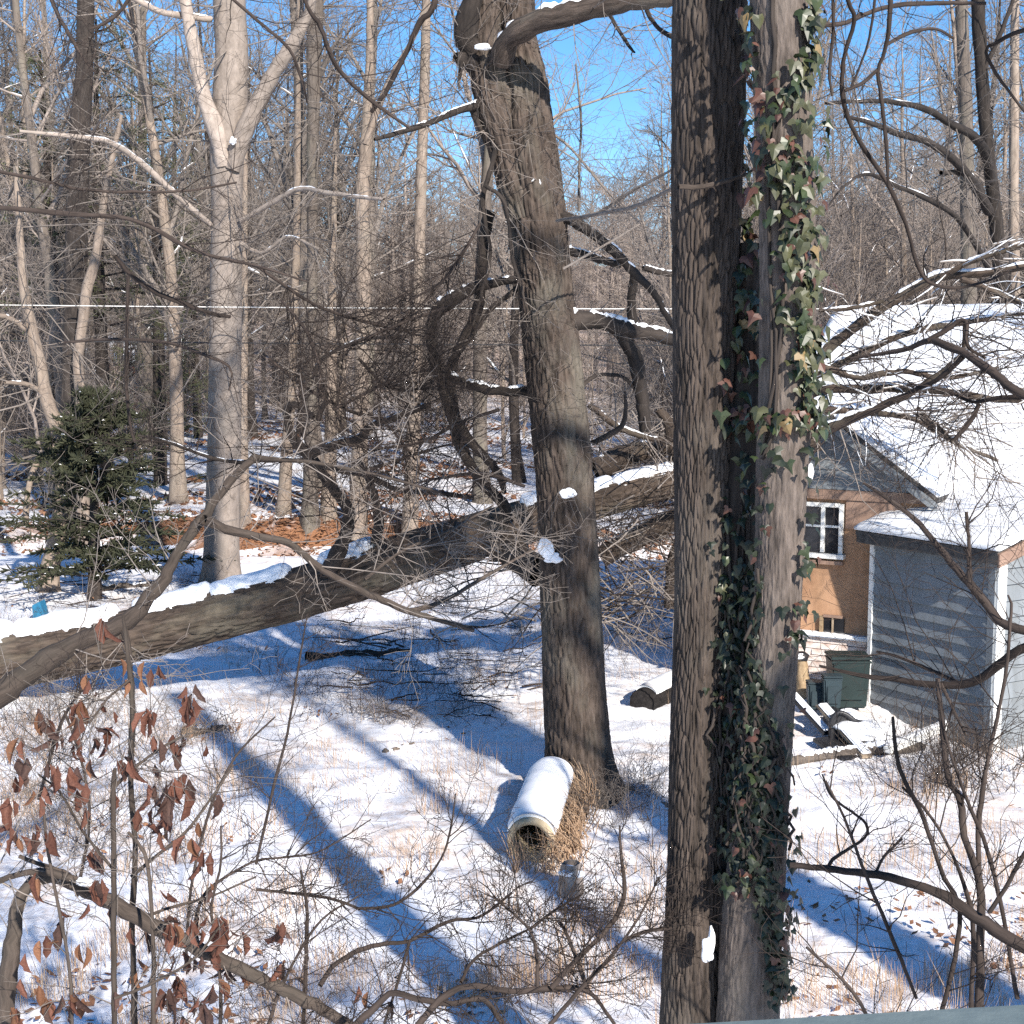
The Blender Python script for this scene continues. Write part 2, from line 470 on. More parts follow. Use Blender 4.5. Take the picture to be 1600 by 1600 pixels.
def ground_mat():
    m, n, l, b = new_mat('snowy_ground', .8, .2)
    tc = n.new('ShaderNodeTexCoord')
    big = noise_node(n, l, tc.outputs['Object'], .55, 5, .6)
    fine = noise_node(n, l, tc.outputs['Object'], 5.5, 7, .7)
    tiny = noise_node(n, l, tc.outputs['Object'], 30, 4, .7)
    snowc = ramp(n, l, fine.outputs[0], [(.25, (.79, .80, .845)), (.7, (.90, .90, .92))])
    litter = ramp(n, l, tiny.outputs[0], [(.3, (.22, .13, .085)), (.5, (.46, .31, .21)), (.72, (.68, .54, .42))])
    sx = n.new('ShaderNodeSeparateXYZ'); l.new(tc.outputs['Object'], sx.inputs[0])
    # leaf litter shows more on the far, sunny slope under the wood
    far = n.new('ShaderNodeMapRange'); far.inputs['From Min'].default_value = 70; far.inputs['From Max'].default_value = 140
    far.inputs['To Min'].default_value = 0; far.inputs['To Max'].default_value = .55
    l.new(sx.outputs['Y'], far.inputs[0])
    a1 = n.new('ShaderNodeMath'); a1.operation = 'MULTIPLY_ADD'; a1.inputs[1].default_value = .75
    l.new(big.outputs[0], a1.inputs[0]); l.new(far.outputs[0], a1.inputs[2])
    a2 = n.new('ShaderNodeMath'); a2.operation = 'MULTIPLY_ADD'; a2.inputs[1].default_value = .9
    l.new(fine.outputs[0], a2.inputs[0]); l.new(a1.outputs[0], a2.inputs[2])
    msk = n.new('ShaderNodeMapRange'); msk.inputs['From Min'].default_value = .80; msk.inputs['From Max'].default_value = 1.10
    msk.inputs['To Max'].default_value = .85
    l.new(a2.outputs[0], msk.inputs[0])
    # the bare creek bank: earth and leaves
    mx = n.new('ShaderNodeMix'); mx.data_type = 'RGBA'
    l.new(msk.outputs[0], mx.inputs['Factor']); l.new(snowc.outputs[0], mx.inputs['A']); l.new(litter.outputs[0], mx.inputs['B'])
    geo = n.new('ShaderNodeNewGeometry')
    sn = n.new('ShaderNodeSeparateXYZ'); l.new(geo.outputs['True Normal'], sn.inputs[0])
    st = n.new('ShaderNodeMapRange'); st.inputs['From Min'].default_value = .93; st.inputs['From Max'].default_value = .80
    l.new(sn.outputs['Z'], st.inputs[0])
    yy = n.new('ShaderNodeMath'); yy.operation = 'GREATER_THAN'; yy.inputs[1].default_value = 28
    l.new(sx.outputs['Y'], yy.inputs[0])
    sm = n.new('ShaderNodeMath'); sm.operation = 'MULTIPLY'; l.new(st.outputs[0], sm.inputs[0]); l.new(yy.outputs[0], sm.inputs[1])
    m2 = n.new('ShaderNodeMix'); m2.data_type = 'RGBA'
    bank = ramp(n, l, tiny.outputs[0], [(.3, (.12, .055, .03)), (.7, (.34, .17, .09))])
    l.new(sm.outputs[0], m2.inputs['Factor']); l.new(mx.outputs['Result'], m2.inputs['A']); l.new(bank.outputs[0], m2.inputs['B'])
    l.new(m2.outputs['Result'], b.inputs['Base Color'])
    ad = n.new('ShaderNodeMath'); ad.operation = 'MULTIPLY_ADD'; ad.inputs[1].default_value = .10
    l.new(tiny.outputs[0], ad.inputs[0]); l.new(fine.outputs[0], ad.inputs[2])
    bp = n.new('ShaderNodeBump'); bp.inputs['Strength'].default_value = .5; bp.inputs['Distance'].default_value = .05
    l.new(ad.outputs[0], bp.inputs['Height']); l.new(bp.outputs[0], b.inputs['Normal'])
    return m
M['ground'] = ground_mat()
M['grass'] = var_mat('dry_grass', (.42, .27, .17), (.64, .48, .34), 2.5, .8, trans=.25)
M['litter'] = var_mat('leaf_litter', (.15, .07, .04), (.36, .19, .11), 3, .8)
M['leaf_red'] = var_mat('dry_leaf_red', (.085, .036, .027), (.18, .08, .055), 12, .7, trans=.25)
M['leaf_tan'] = var_mat('dry_leaf_tan', (.13, .06, .035), (.235, .115, .065), 12, .7, trans=.25)
M['leaf_dark'] = var_mat('dry_leaf_dark', (.035, .022, .02), (.09, .05, .04), 12, .7, trans=.1)
M['ivy_a'] = var_mat('ivy_green', (.013, .021, .008), (.038, .053, .019), 16, .42, spec=.5)
M['ivy_b'] = var_mat('ivy_olive', (.028, .031, .013), (.072, .073, .033), 16, .45, spec=.5)
M['ivy_c'] = var_mat('ivy_bronze', (.04, .018, .014), (.11, .05, .034), 16, .45, spec=.4)
M['ivy_d'] = var_mat('ivy_yellow', (.12, .085, .04), (.24, .17, .085), 16, .5, spec=.3)
M['ivy_shade'] = var_mat('ivy_dark_shaded', (.006, .009, .006), (.022, .030, .014), 16, .45, spec=.4)  # dark leaves; their colour also stands for the shade between the stems
M['cedar'] = var_mat('cedar_needles', (.024, .029, .017), (.085, .088, .052), 4, .8)
M['pine'] = var_mat('pine_needles', (.06, .075, .035), (.16, .17, .085), 1.5, .7)
M['siding'] = var_mat('grey_blue_siding', (.165, .185, .205), (.26, .285, .31), 1.3, .6, bump=.05, spec=.3, rnd=.05)
def siding_weather(m):
    n, l = m.node_tree.nodes, m.node_tree.links
    b = n['Principled BSDF']; src_ = b.inputs['Base Color'].links[0].from_socket
    g = n.new('ShaderNodeNewGeometry')
    mp = n.new('ShaderNodeMapping'); mp.inputs['Scale'].default_value = (5, 5, .7); l.new(g.outputs['Position'], mp.inputs[0])
    t = noise_node(n, l, mp.outputs[0], 1.6, 6, .65)
    rr_ = ramp(n, l, t.outputs[0], [(.38, (.62, .60, .55)), (.62, (1, 1, 1))])
    mx = n.new('ShaderNodeMix'); mx.data_type = 'RGBA'; mx.blend_type = 'MULTIPLY'; mx.inputs['Factor'].default_value = .45
    l.new(src_, mx.inputs['A']); l.new(rr_.outputs[0], mx.inputs['B']); l.new(mx.outputs['Result'], b.inputs['Base Color'])
siding_weather(M['siding'])
M['white'] = var_mat('white_paint', (.70, .70, .68), (.80, .80, .78), 4, .55, spec=.3, rnd=.03)
M['tan'] = var_mat('tan_stucco', (.37, .21, .125), (.52, .32, .20), 2.2, .85, bump=.3, rnd=.03)
siding_weather(M['tan'])
M['brown_board'] = var_mat('brown_board', (.20, .13, .10), (.32, .22, .17), 5, .8, rnd=.08)
M['brick'] = var_mat('snowy_brick', (.45, .30, .24), (.80, .74, .70), 7, .85, bump=.5, rnd=.12)
M['shingle'] = var_mat('roof_edge', (.05, .048, .048), (.11, .105, .10), 14, .9, rnd=.05)
M['glass'] = var_mat('dark_window_glass', (.012, .013, .016), (.03, .03, .034), 2, .12, spec=.6, rnd=.05)
M['green_plastic'] = var_mat('green_plastic', (.008, .018, .018), (.015, .03, .03), 3, .5, spec=.4, rnd=.1)
M['blue_plastic'] = var_mat('blue_grey_plastic', (.018, .032, .04), (.03, .048, .058), 3, .5, spec=.4, rnd=.1)
M['black_plastic'] = var_mat('black_plastic', (.010, .010, .012), (.028, .028, .032), 5, .45, spec=.4, rnd=.1)
M['concrete'] = var_mat('mossy_concrete', (.27, .21, .13), (.47, .40, .29), 9, .9, bump=.5, rnd=.05)
M['wood'] = var_mat('weathered_wood', (.22, .17, .12), (.40, .32, .24), 9, .85, bump=.3, rnd=.1)
M['splinter'] = var_mat('split_wood', (.22, .15, .09), (.36, .27, .17), 20, .85, bump=.4, rnd=.1)
M['rail'] = var_mat('painted_rail', (.115, .15, .155), (.17, .21, .21), 22, .6, bump=.25, spec=.3, rnd=.02)
M['wire'] = var_mat('pale_wire', (.62, .60, .56), (.75, .73, .70), 1, .6, rnd=.02)
M['cable'] = var_mat('dark_cable', (.03, .03, .032), (.05, .05, .052), 1, .6, rnd=.02)
M['red_wall'] = var_mat('red_boards', (.24, .07, .04), (.34, .11, .065), 3, .8, rnd=.03)
M['blue_tarp'] = var_mat('blue_tarp', (.02, .12, .22), (.035, .19, .32), 6, .5, rnd=.02)

# ------------------------------------------------------------------ ground
def build_ground():
    def axis(fine, step, growth, lim):
        a = [0.0]
        s = step
        while a[-1] < lim:
            if a[-1] > fine: s *= growth
            a.append(a[-1] + s)
        return np.array(a)
    ax = axis(4.5, .085, 1.07, 320)
    xs = np.concatenate([-ax[::-1][:-1], ax])
    yb = axis(0, 1.2, 1.25, 60)[1:]
    yf = [6.5]
    while yf[-1] < 420:
        yf.append(yf[-1] + (.062 if yf[-1] < 18 else .062 * (1 + (yf[-1] - 18) * .30)))
    ys = np.concatenate([6.5 - yb[::-1], np.array(yf)])
    X, Y = np.meshgrid(xs, ys)
    Z = terrain(X, Y)
    def nz(s, k=0.): return noise3(np.stack([X * s, Y * s, 0 * X + k], -1).reshape(-1, 3)).reshape(X.shape)
    near = 1 - sstep(28, 60, Y)
    Z = Z + near * (.08 * nz(1.1, 3) + .07 * nz(2.7, 7) + .055 * np.abs(nz(5.5, 2)) + .024 * nz(12, 5))
    rg = np.random.RandomState(8)
    for k in range(34):                                   # an old track of steps across the yard, half filled again
        t = k / 33
        cx, cy = -2.6 + 5.2 * t + (.11 if k % 2 else -.11), 9.2 + 6.8 * t + rg.normal(0, .06)
        Z = Z - .07 * np.exp(-((X - cx) / .09) ** 2 - ((Y - cy) / .14) ** 2)
    for cx, cy, r_ in ((.62, 13.4, .42), (1.0, 6.4, .42), (-5.5, 27., .6)):
        d = np.hypot(X - cx, Y - cy)
        Z = Z - .10 * np.exp(-((d - r_) / .16) ** 2) + .03 * np.exp(-((d - r_ - .35) / .2) ** 2)
    ny, nx = X.shape
    v = np.stack([X, Y, Z], -1).reshape(-1, 3)
    i = np.arange(ny - 1)[:, None] * nx + np.arange(nx - 1)[None, :]
    f = np.stack([i, i + 1, i + nx + 1, i + nx], -1).reshape(-1, 4)
    o = obj('ground', mesh_raw('ground', v, f), M['ground'])
    tag(o, 'uneven snow cover with tan leaf litter showing through', kind='structure')
build_ground()

# ================================================================== HOUSE AND SHED
HX, HY, HS = 4.34, 17.0, .914
He, Hw = Vector((.866, -.5, 0)), Vector((.5, .866, 0))
def hp(e, w, z): return Vector((HX, HY, 0)) + He * e * HS + Hw * w * HS + Vector((0, 0, H - (H - z) * HS))
HAX = (tuple(He), tuple(Hw), (0, 0, 1))
HAX_S = (tuple(He * HS), tuple(Hw * HS), (0, 0, HS))

def snow_sheet(name, a, b, c, d, parent, th=.09, n=(40, 30), seed=0.):
    """thick lumpy snow on the roof plane a-b-c-d (a,b along the eave; d,c along the ridge)"""
    a, b, c, d = [np.array(q, float) for q in (a, b, c, d)]
    u = np.linspace(0, 1, n[0])[None, :, None]; v = np.linspace(0, 1, n[1])[:, None, None]
    p = (a * (1 - u) + b * u) * (1 - v) + (d * (1 - u) + c * u) * v
    nrm = np.cross(b - a, d - a); nrm /= np.linalg.norm(nrm)
    if nrm[2] < 0: nrm = -nrm
    q = p.reshape(-1, 3)
    hgt = th * (1 + .5 * noise3(q * 1.3 + seed) + .25 * noise3(q * 4 + seed))
    e = np.minimum(np.minimum(u, 1 - u) * n[0], np.minimum(v, 1 - v) * n[1])[..., 0]
    e = np.sqrt(np.clip(e / 1.5, 0, 1)).reshape(-1)
    top = q + nrm * (.012 + hgt * (.35 + .65 * e))[:, None]
    bot = q + nrm * .004
    o = np.array(parent.location)
    V = np.vstack([top, bot]) - o
    nx, ny = n[0], n[1]
    i = np.arange(ny - 1)[:, None] * nx + np.arange(nx - 1)[None]
    F1 = np.stack([i, i + 1, i + nx + 1, i + nx], -1).reshape(-1, 4)
    N = nx * ny
    ring = list(range(nx)) + [r * nx + nx - 1 for r in range(1, ny)] + [(ny - 1) * nx + k for k in range(nx - 2, -1, -1)] + [r * nx for r in range(ny - 2, 0, -1)]
    F2 = np.array([(ring[(k + 1) % len(ring)], ring[k], ring[k] + N, ring[(k + 1) % len(ring)] + N) for k in range(len(ring))])
    return obj(name, mesh_raw(name, V, np.vstack([F1, F2])), M['snow'], parent)

house = empty('house', hp(0, 0, tz(HX, HY)), 'tan stucco house with snow covered roof and grey gable behind the fallen treetop', 'house')
GZ = -.9
# wall (with the window openings left as recesses by the frames standing proud), wing sides, main block
poly_slab('wall', [hp(-2.05, 0, .58), hp(.80, 0, .58), hp(.80, 0, 2.5), hp(-2.05, 0, 2.5)], Hw * .2, M['tan'], house)
poly_slab('side_wall', [hp(.80, .2, GZ), hp(.80, 1.5, GZ), hp(.80, 1.5, 2.5), hp(.80, .2, 2.5)], He * -.15, M['tan'], house)
poly_slab('side_wall', [hp(-2.05, .2, GZ), hp(-2.05, 1.5, GZ), hp(-2.05, 1.5, 2.5), hp(-2.05, .2, 2.5)], He * .15, M['tan'], house)
poly_slab('main_wall', [hp(.80, 1.5, GZ), hp(9, 1.5, GZ), hp(9, 1.5, 2.55), hp(.80, 1.5, 2.55)], Hw * .2, M['tan'], house)
poly_slab('gable_wall', [hp(-2.05, 1.5, GZ), hp(-2.05, 9.4, GZ), hp(-2.05, 9.4, 2.55), hp(-2.05, 5.5, 4.95), hp(-2.05, 1.5, 2.7)], He * .2, M['tan'], house)
fo = poly_slab('foundation', [hp(-2.05, -.03, GZ - .3), hp(.83, -.03, GZ - .3), hp(.83, -.03, .575), hp(-2.05, -.03, .575)], Hw * .2, M['brick'], house)
# bricks of the snow-flecked foundation
brick_me = None
rb = random.Random(3)
for r_ in range(10):
    for c_ in range(11):
        e0 = -1.95 + c_ * .25 + (r_ % 2) * .125
        if e0 > .62: continue
        b_ = box('brick', hp(e0 + .11, -.04 - rb.uniform(0, .012), .54 - r_ * .085 - .035), (.23, .05, .07), M['brick'], house, HAX, .004) if brick_me is None else None
        if brick_me is None:
            brick_me = b_.data
            for v in brick_me.vertices: v.co -= (hp(e0 + .11, -.05, .54 - r_ * .085 - .035) - house.location)
            b_.location = hp(e0 + .11, -.05, .54 - r_ * .085 - .035) - house.location
        else:
            b_ = bpy.data.objects.new('brick', brick_me); COL.objects.link(b_); b_.parent = house
            b_.location = hp(e0 + .11, -.045 - rb.uniform(0, .015), .54 - r_ * .085 - .035) - house.location
box('snowy_ledge', hp(-.62, -.07, .585), (2.8, .16, .06), M['snow'], house, HAX_S, .02)
AP, RE = (-.62, 3.60), .82                       # wing gable: apex e,z ; right eave e
LE = 2 * AP[0] - RE
box('frieze_board', hp(-.62, -.03, 2.50), (2.86, .08, .13), M['brown_board'], house, HAX_S)
box('panel_board', hp(.06, -.02, 2.24), (.72, .05, .38), M['brown_board'], house, HAX_S)
# gable siding boards, each clipped to the rake
z = 2.57
nb = 0
while z < AP[1] - .1:
    z1 = min(z + .135, AP[1] - .06)
    def half(zz): return (AP[1] - zz) / (AP[1] - 2.52) * (RE - AP[0]) - .02
    a0, a1 = half(z), half(z1)
    v = [hp(AP[0] - a0, -.055, z), hp(AP[0] + a0, -.055, z), hp(AP[0] + a1, -.025, z1 + .01), hp(AP[0] - a1, -.025, z1 + .01)]
    poly_slab('siding_board', v, Hw * .022, M['siding'], house)
    z += .135; nb += 1
poly_slab('gable_backing', [hp(LE, .0, 2.52), hp(RE, .0, 2.52), hp(AP[0], .0, AP[1])], Hw * .15, M['shingle'], house)
# wing roof
for s, ee in ((1, RE + .12), (-1, LE - .12)):
    ze = AP[1] - (abs(ee - AP[0])) * (AP[1] - 2.55) / (RE - AP[0])
    poly_slab('wing_roof', [hp(AP[0], -.22, AP[1] + .02), hp(ee, -.22, ze + .02), hp(ee, 2.2, ze + .02), hp(AP[0], 2.2, AP[1] + .02)], (0, 0, .06), M['shingle'], house)
    poly_slab('rake_board', [hp(AP[0], -.245, AP[1] + .01), hp(ee, -.245, ze + .01), hp(ee, -.245, ze - .12), hp(AP[0], -.245, AP[1] - .13)], Hw * .022, M['siding'], house)
    snow_sheet('wing_snow', hp(ee, -.22, ze + .08), hp(ee, 2.6, ze + .08), hp(AP[0], 2.6, AP[1] + .08), hp(AP[0], -.22, AP[1] + .08), house, .07, (24, 20), 2. * s)
# main roof: eave w=1.07 z=2.55, ridge w=5.5 z=5.05
MR = [hp(-2.2, 1.07, 2.52), hp(9.2, 1.07, 2.52), hp(9.2, 5.5, 5.05), hp(-2.2, 5.5, 5.05)]
poly_slab('main_roof', MR, (0, 0, .07), M['shingle'], house)
poly_slab('main_roof', [hp(-2.2, 9.9, 2.52), hp(9.2, 9.9, 2.52), hp(9.2, 5.5, 5.05), hp(-2.2, 5.5, 5.05)], (0, 0, .07), M['shingle'], house)
up = Vector((0, 0, .075))
snow_sheet('main_roof_snow', *(p + up for p in MR), house, .10, (90, 50), 9.)
snow_sheet('main_roof_snow', *(hp(e, w, z_) + up for e, w, z_ in ((9.2, 9.9, 2.52), (-2.2, 9.9, 2.52), (-2.2, 5.5, 5.05), (9.2, 5.5, 5.05))), house, .10, (40, 20), 4.)
box('fascia', hp(3.5, 1.06, 2.47), (11.4, .03, .13), M['shingle'], house, HAX_S)
# windows
def at_wall(px, py):
    """point on the tan wall plane seen at that pixel -> e, z"""
    d = ray(px, py); n = Hw
    t = (Vector((HX, HY, 0)) - Vector((0, 0, H))).dot(n) / d.dot(n)
    q = Vector((0, 0, H)) + d * t - Vector((HX, HY, 0))
    return q.dot(He) / HS, H - (H - q.z) / HS
e1, zb = at_wall(1318, 866); e0, zt = at_wall(1250, 786)
win = box('window', hp((e0 + e1) / 2, -.012, (zb + zt) / 2), (e1 - e0, .02, zt - zb), M['glass'], house, HAX_S)
bpy.context.view_layer.update()
def sub(name, c, size, mat, par):
    o = box(name, Vector(c) - house.location, size, mat, None, HAX_S)
    o.parent = par
    return o
fw = .055
for nm, c, s in (('frame', hp(e0 + fw / 2, -.04, (zb + zt) / 2), (fw, .06, zt - zb + .04)), ('frame', hp(e1 - fw / 2, -.04, (zb + zt) / 2), (fw, .06, zt - zb + .04)),
                 ('frame', hp((e0 + e1) / 2, -.038, zt), (e1 - e0 - .12, .055, fw)), ('sill', hp((e0 + e1) / 2, -.06, zb - .03), (e1 - e0 + .06, .11, .06)),
                 ('mullion', hp((e0 + e1) / 2 + .03, -.036, (zb + zt) / 2), (.05, .05, zt - zb - .03)), ('sash_bar', hp((e0 + e1) / 2, -.034, (zb + zt) / 2 + .04), (e1 - e0 - .12, .035, .03))):
    sub(nm, c, s, M['white'], win)
box('sill_board', hp((e0 + e1) / 2, -.045, zb - .12), (e1 - e0 + .02, .07, .05), M['brown_board'], house, HAX_S)
e1, zb = at_wall(1319, 998); e0, zt = at_wall(1285, 962)
bw = box('basement_window', hp((e0 + e1) / 2, -.012, (zb + zt) / 2), (e1 - e0, .02, zt - zb), M['glass'], house, HAX_S)
sub('frame', hp(e0, -.03, (zb + zt) / 2), (.045, .05, zt - zb + .02), M['splinter'], bw)
sub('frame', hp((e0 + e1) / 2, -.03, zt + .01), (e1 - e0 - .05, .045, .035), M['brown_board'], bw)
sub('bar', hp((e0 + e1) / 2, -.03, (zb + zt) / 2), (.02, .03, zt - zb - .02), M['wood'], bw)

# ---- shed in front of it
S0 = Vector((5.265, 15.1, 0))
Su, Sv = Vector((-.5, .866, 0)), Vector((.866, .5, 0))
SAX = (tuple(Su), tuple(Sv), (0, 0, 1))
def sp(u, v, z): return S0 + Su * u + Sv * v + Vector((0, 0, z))
shed = empty('shed', sp(0, 0, 0), 'grey clapboard shed with white corner boards and snowy roof', 'shed')
LU, EZ, RZ, RV = 1.85, 2.25, 2.77, 1.75
poly_slab('long_wall', [sp(.03, .03, -.25), sp(LU, .03, -.25), sp(LU, .03, EZ), sp(.03, .03, EZ)], Sv * .1, M['shingle'], shed)
poly_slab('gable_wall', [sp(.03, .13, -.25), sp(.03, 2 * RV, -.25), sp(.03, 2 * RV, EZ), sp(.03, RV, RZ), sp(.03, .13, EZ)], Su * .1, M['shingle'], shed)
poly_slab('far_wall', [sp(LU, .13, -.25), sp(LU, 2 * RV, -.25), sp(LU, 2 * RV, EZ), sp(LU, RV, RZ), sp(LU, .13, EZ)], Su * -.1, M['shingle'], shed)
nlap, lap = 13, .182
lw = None
for k in range(nlap):
    z0 = -.12 + k * lap
    v = [sp(.02, -.038, z0), sp(LU - .02, -.038, z0), sp(LU - .02, .000, z0 + lap + .012), sp(.02, .000, z0 + lap + .012)]
    if lw is None:
        lw = poly_slab('siding_board', v, Sv * .018, M['siding'], shed)
    else:
        o = bpy.data.objects.new('siding_board', lw.data); COL.objects.link(o); o.parent = shed; o.location = (0, 0, k * lap)
lw = None
for k in range(nlap):
    z0 = -.12 + k * lap
    v = [sp(-.038, .05, z0), sp(-.038, 2 * RV, z0), sp(.0, 2 * RV, z0 + lap + .012), sp(.0, .05, z0 + lap + .012)]
    if lw is None:
        lw = poly_slab('siding_board', v, Su * .018, M['siding'], shed)
    else:
        o = bpy.data.objects.new('siding_board', lw.data); COL.objects.link(o); o.parent = shed; o.location = (0, 0, k * lap)
box('corner_board', sp(-.03, .035, 1.04), (.035, .13, 2.36), M['white'], shed, SAX)
box('corner_board', sp(LU, -.03, 1.02), (.06, .03, 2.3), M['white'], shed, SAX)
box('corner_board', sp(.02, -.047, 1.04), (.09, .022, 2.36), M['siding'], shed, SAX)
for a, nm in ((.5, 'rake_board'), (1.35, 'rake_board')):
    pass
ov = .16
ezo = EZ - ov * (RZ - EZ) / RV
poly_slab('rake_board', [sp(-ov, -ov, ezo - .10), sp(-ov, RV, RZ - .10), sp(-ov, RV, RZ + .05), sp(-ov, -ov, ezo + .05)], Su * .03, M['brown_board'], shed)
poly_slab('rake_board', [sp(-ov, RV, RZ - .10), sp(-ov, 2 * RV + ov, ezo - .10), sp(-ov, 2 * RV + ov, ezo + .05), sp(-ov, RV, RZ + .05)], Su * .03, M['brown_board'], shed)
poly_slab('roof', [sp(-ov + .03, -ov, ezo + .02), sp(-ov + .03, RV, RZ + .02), sp(LU + ov, RV, RZ + .02), sp(LU + ov, -ov, ezo + .02)], (0, 0, .05), M['shingle'], shed)
poly_slab('roof', [sp(-ov + .03, 2 * RV + ov, ezo + .02), sp(-ov + .03, RV, RZ + .02), sp(LU + ov, RV, RZ + .02), sp(LU + ov, 2 * RV + ov, ezo + .02)], (0, 0, .05), M['shingle'], shed)
box('fascia', sp(LU / 2, -ov + .01, ezo - .02), (LU + 2 * ov - .04, .025, .10), M['shingle'], shed, SAX)
snow_sheet('roof_snow', sp(LU + ov, -ov - .02, ezo + .08), sp(-ov - .01, -ov - .02, ezo + .08), sp(-ov - .01, RV, RZ + .08), sp(LU + ov, RV, RZ + .08), shed, .07, (40, 34), 1.)
snow_sheet('roof_snow', sp(-ov - .01, 2 * RV + ov, ezo + .08), sp(LU + ov, 2 * RV + ov, ezo + .08), sp(LU + ov, RV, RZ + .08), sp(-ov - .01, RV, RZ + .08), shed, .07, (30, 24), 5.)

# ---- far red house glimpsed between the trunks
rx, ry = -22.5, 88
rz0 = tz(rx, ry)
red = empty('house', (rx, ry, rz0), 'small red board house far off among the left hand trunks', 'house')
box('wall', (rx, ry, rz0 + 1.3), (5, 4, 3.4), M['red_wall'], red)
poly_slab('roof', [(rx - 2.8, ry - 2.4, rz0 + 2.9), (rx + 2.8, ry - 2.4, rz0 + 2.9), (rx + 2.8, ry, rz0 + 4.6), (rx - 2.8, ry, rz0 + 4.6)], (0, 0, .15), M['snow'], red)
poly_slab('roof', [(rx - 2.8, ry + 2.4, rz0 + 2.9), (rx + 2.8, ry + 2.4, rz0 + 2.9), (rx + 2.8, ry, rz0 + 4.6), (rx - 2.8, ry, rz0 + 4.6)], (0, 0, .15), M['snow'], red)
box('window', (rx + 1.2, ry - 2.01, rz0 + 1.7), (.9, .05, 1.1), M['glass'], red)
box('window', (rx - 1.2, ry - 2.01, rz0 + 1.7), (.9, .05, 1.1), M['glass'], red)

# ---- deck rail at the bottom edge
_a = P(1040, 1597, 1.2); zr = _a.z
_d = ray(1600, 1565); _b = Vector((0, 0, H)) + _d * ((zr - H) / _d.z)
dk = empty('deck_rail', (.5, 1.19, tz(.5, 1.2)), 'weathered grey green wooden deck rail across the bottom right corner', 'railing')
ra = Vector((_b.x - _a.x, _b.y - _a.y, 0)).normalized(); rbx = Vector((-ra.y, ra.x, 0))
RAX = (tuple(ra), tuple(rbx), (0, 0, 1))
rc = (_a + _b) / 2 - rbx * .07 - Vector((0, 0, .02))
box('top_rail', rc, (4.4, .14, .04), M['rail'], dk, RAX, .006)
box('lower_rail', rc + Vector((0, 0, -.10)), (4.2, .04, .09), M['rail'], dk, RAX, .004)
for s in (-1.6, 1.6):
    box('post', rc + ra * s + Vector((0, -.0, -.02 - (zr) / 2 - .1)), (.09, .09, zr + .16), M['rail'], dk, RAX, .005)

# ================================================================== TREES TRACED FROM THE PLACE
def limb_set(acc, snow, specs, rng, sidesc=8):
    """specs: (pixels, D0, D1, n_twigs, twig length range, twig radius, depth, snow) -> list of paths"""
    out = []
    for s in specs:
        p = pixpath(s[0], s[1], s[2])
        w = p[:, 3].max()
        p[:, 3] *= 1 + .30 * noise3(np.stack([p[:, 0] * 5.3, p[:, 1] * 5.3, p[:, 2] * 5.3], 1))
        # a natural unevenness
        for k in range(1, len(p) - 1):
            p[k, :3] += np.array([rng.gauss(0, 1), rng.gauss(0, 1), rng.gauss(0, 1)]) * min(.004, p[k, 3] * .10)
        acc.add([tuple(q) for q in p[:, :3]], list(p[:, 3]), 10 if w > .03 else 6)
        out.append(p)
    return out

def each_limb(name, paths, mat, root):
    for p in paths:
        t = Tubes(); t.add([tuple(q) for q in p[:, :3]], list(p[:, 3]), 12 if p[:, 3].max() > .03 else 7)
        t.build(name, mat, root)

# ---------------- near twin trunk
base = Vector((1.05, 6.55, tz(1.05, 6.55)))
twin = empty('tree', base, 'big twin stemmed tree wrapped in ivy, nearest trunk in view', 'tree')
DL, DR = 6.5, 6.3
pl = pixpath([(1110, -350, 104), (1109, 0, 112), (1104, 300, 106), (1099, 600, 94), (1096, 800, 84), (1094, 950, 80), (1089, 1150, 84), (1086, 1350, 88), (1082, 1500, 96), (1080, 1650, 108), (1078, 1850, 140), (1075, 2060, 215)], DL, DL, 500)
v, f, a = trunk_arrays(pl, 220, .015, 30, 3.4, .03, None, tuple(base), 0., (.022, .13))
left_stem = obj('trunk', mesh_raw('trunk', v, f, a), M['bark_near'], twin)
left_stem['label'] = 'straight dark left stem with deep furrows'
pr = pixpath([(1212, -350, 80), (1217, 0, 86), (1225, 200, 86), (1231, 400, 86), (1228, 600, 84), (1221, 750, 80), (1215, 950, 74), (1204, 1100, 76), (1192, 1250, 84), (1180, 1380, 96), (1172, 1500, 100), (1168, 1600, 104), (1150, 1850, 140), (1140, 2060, 200)], 6.05, 6.4, 380)
v, f, a = trunk_arrays(pr, 140, .006, 44, 6, .03, None, tuple(base), 3., (.022, .07))
right_stem = obj('trunk', mesh_raw('trunk', v, f, a), M['bark_right'], twin)
right_stem['label'] = 'paler right stem with finer bark'
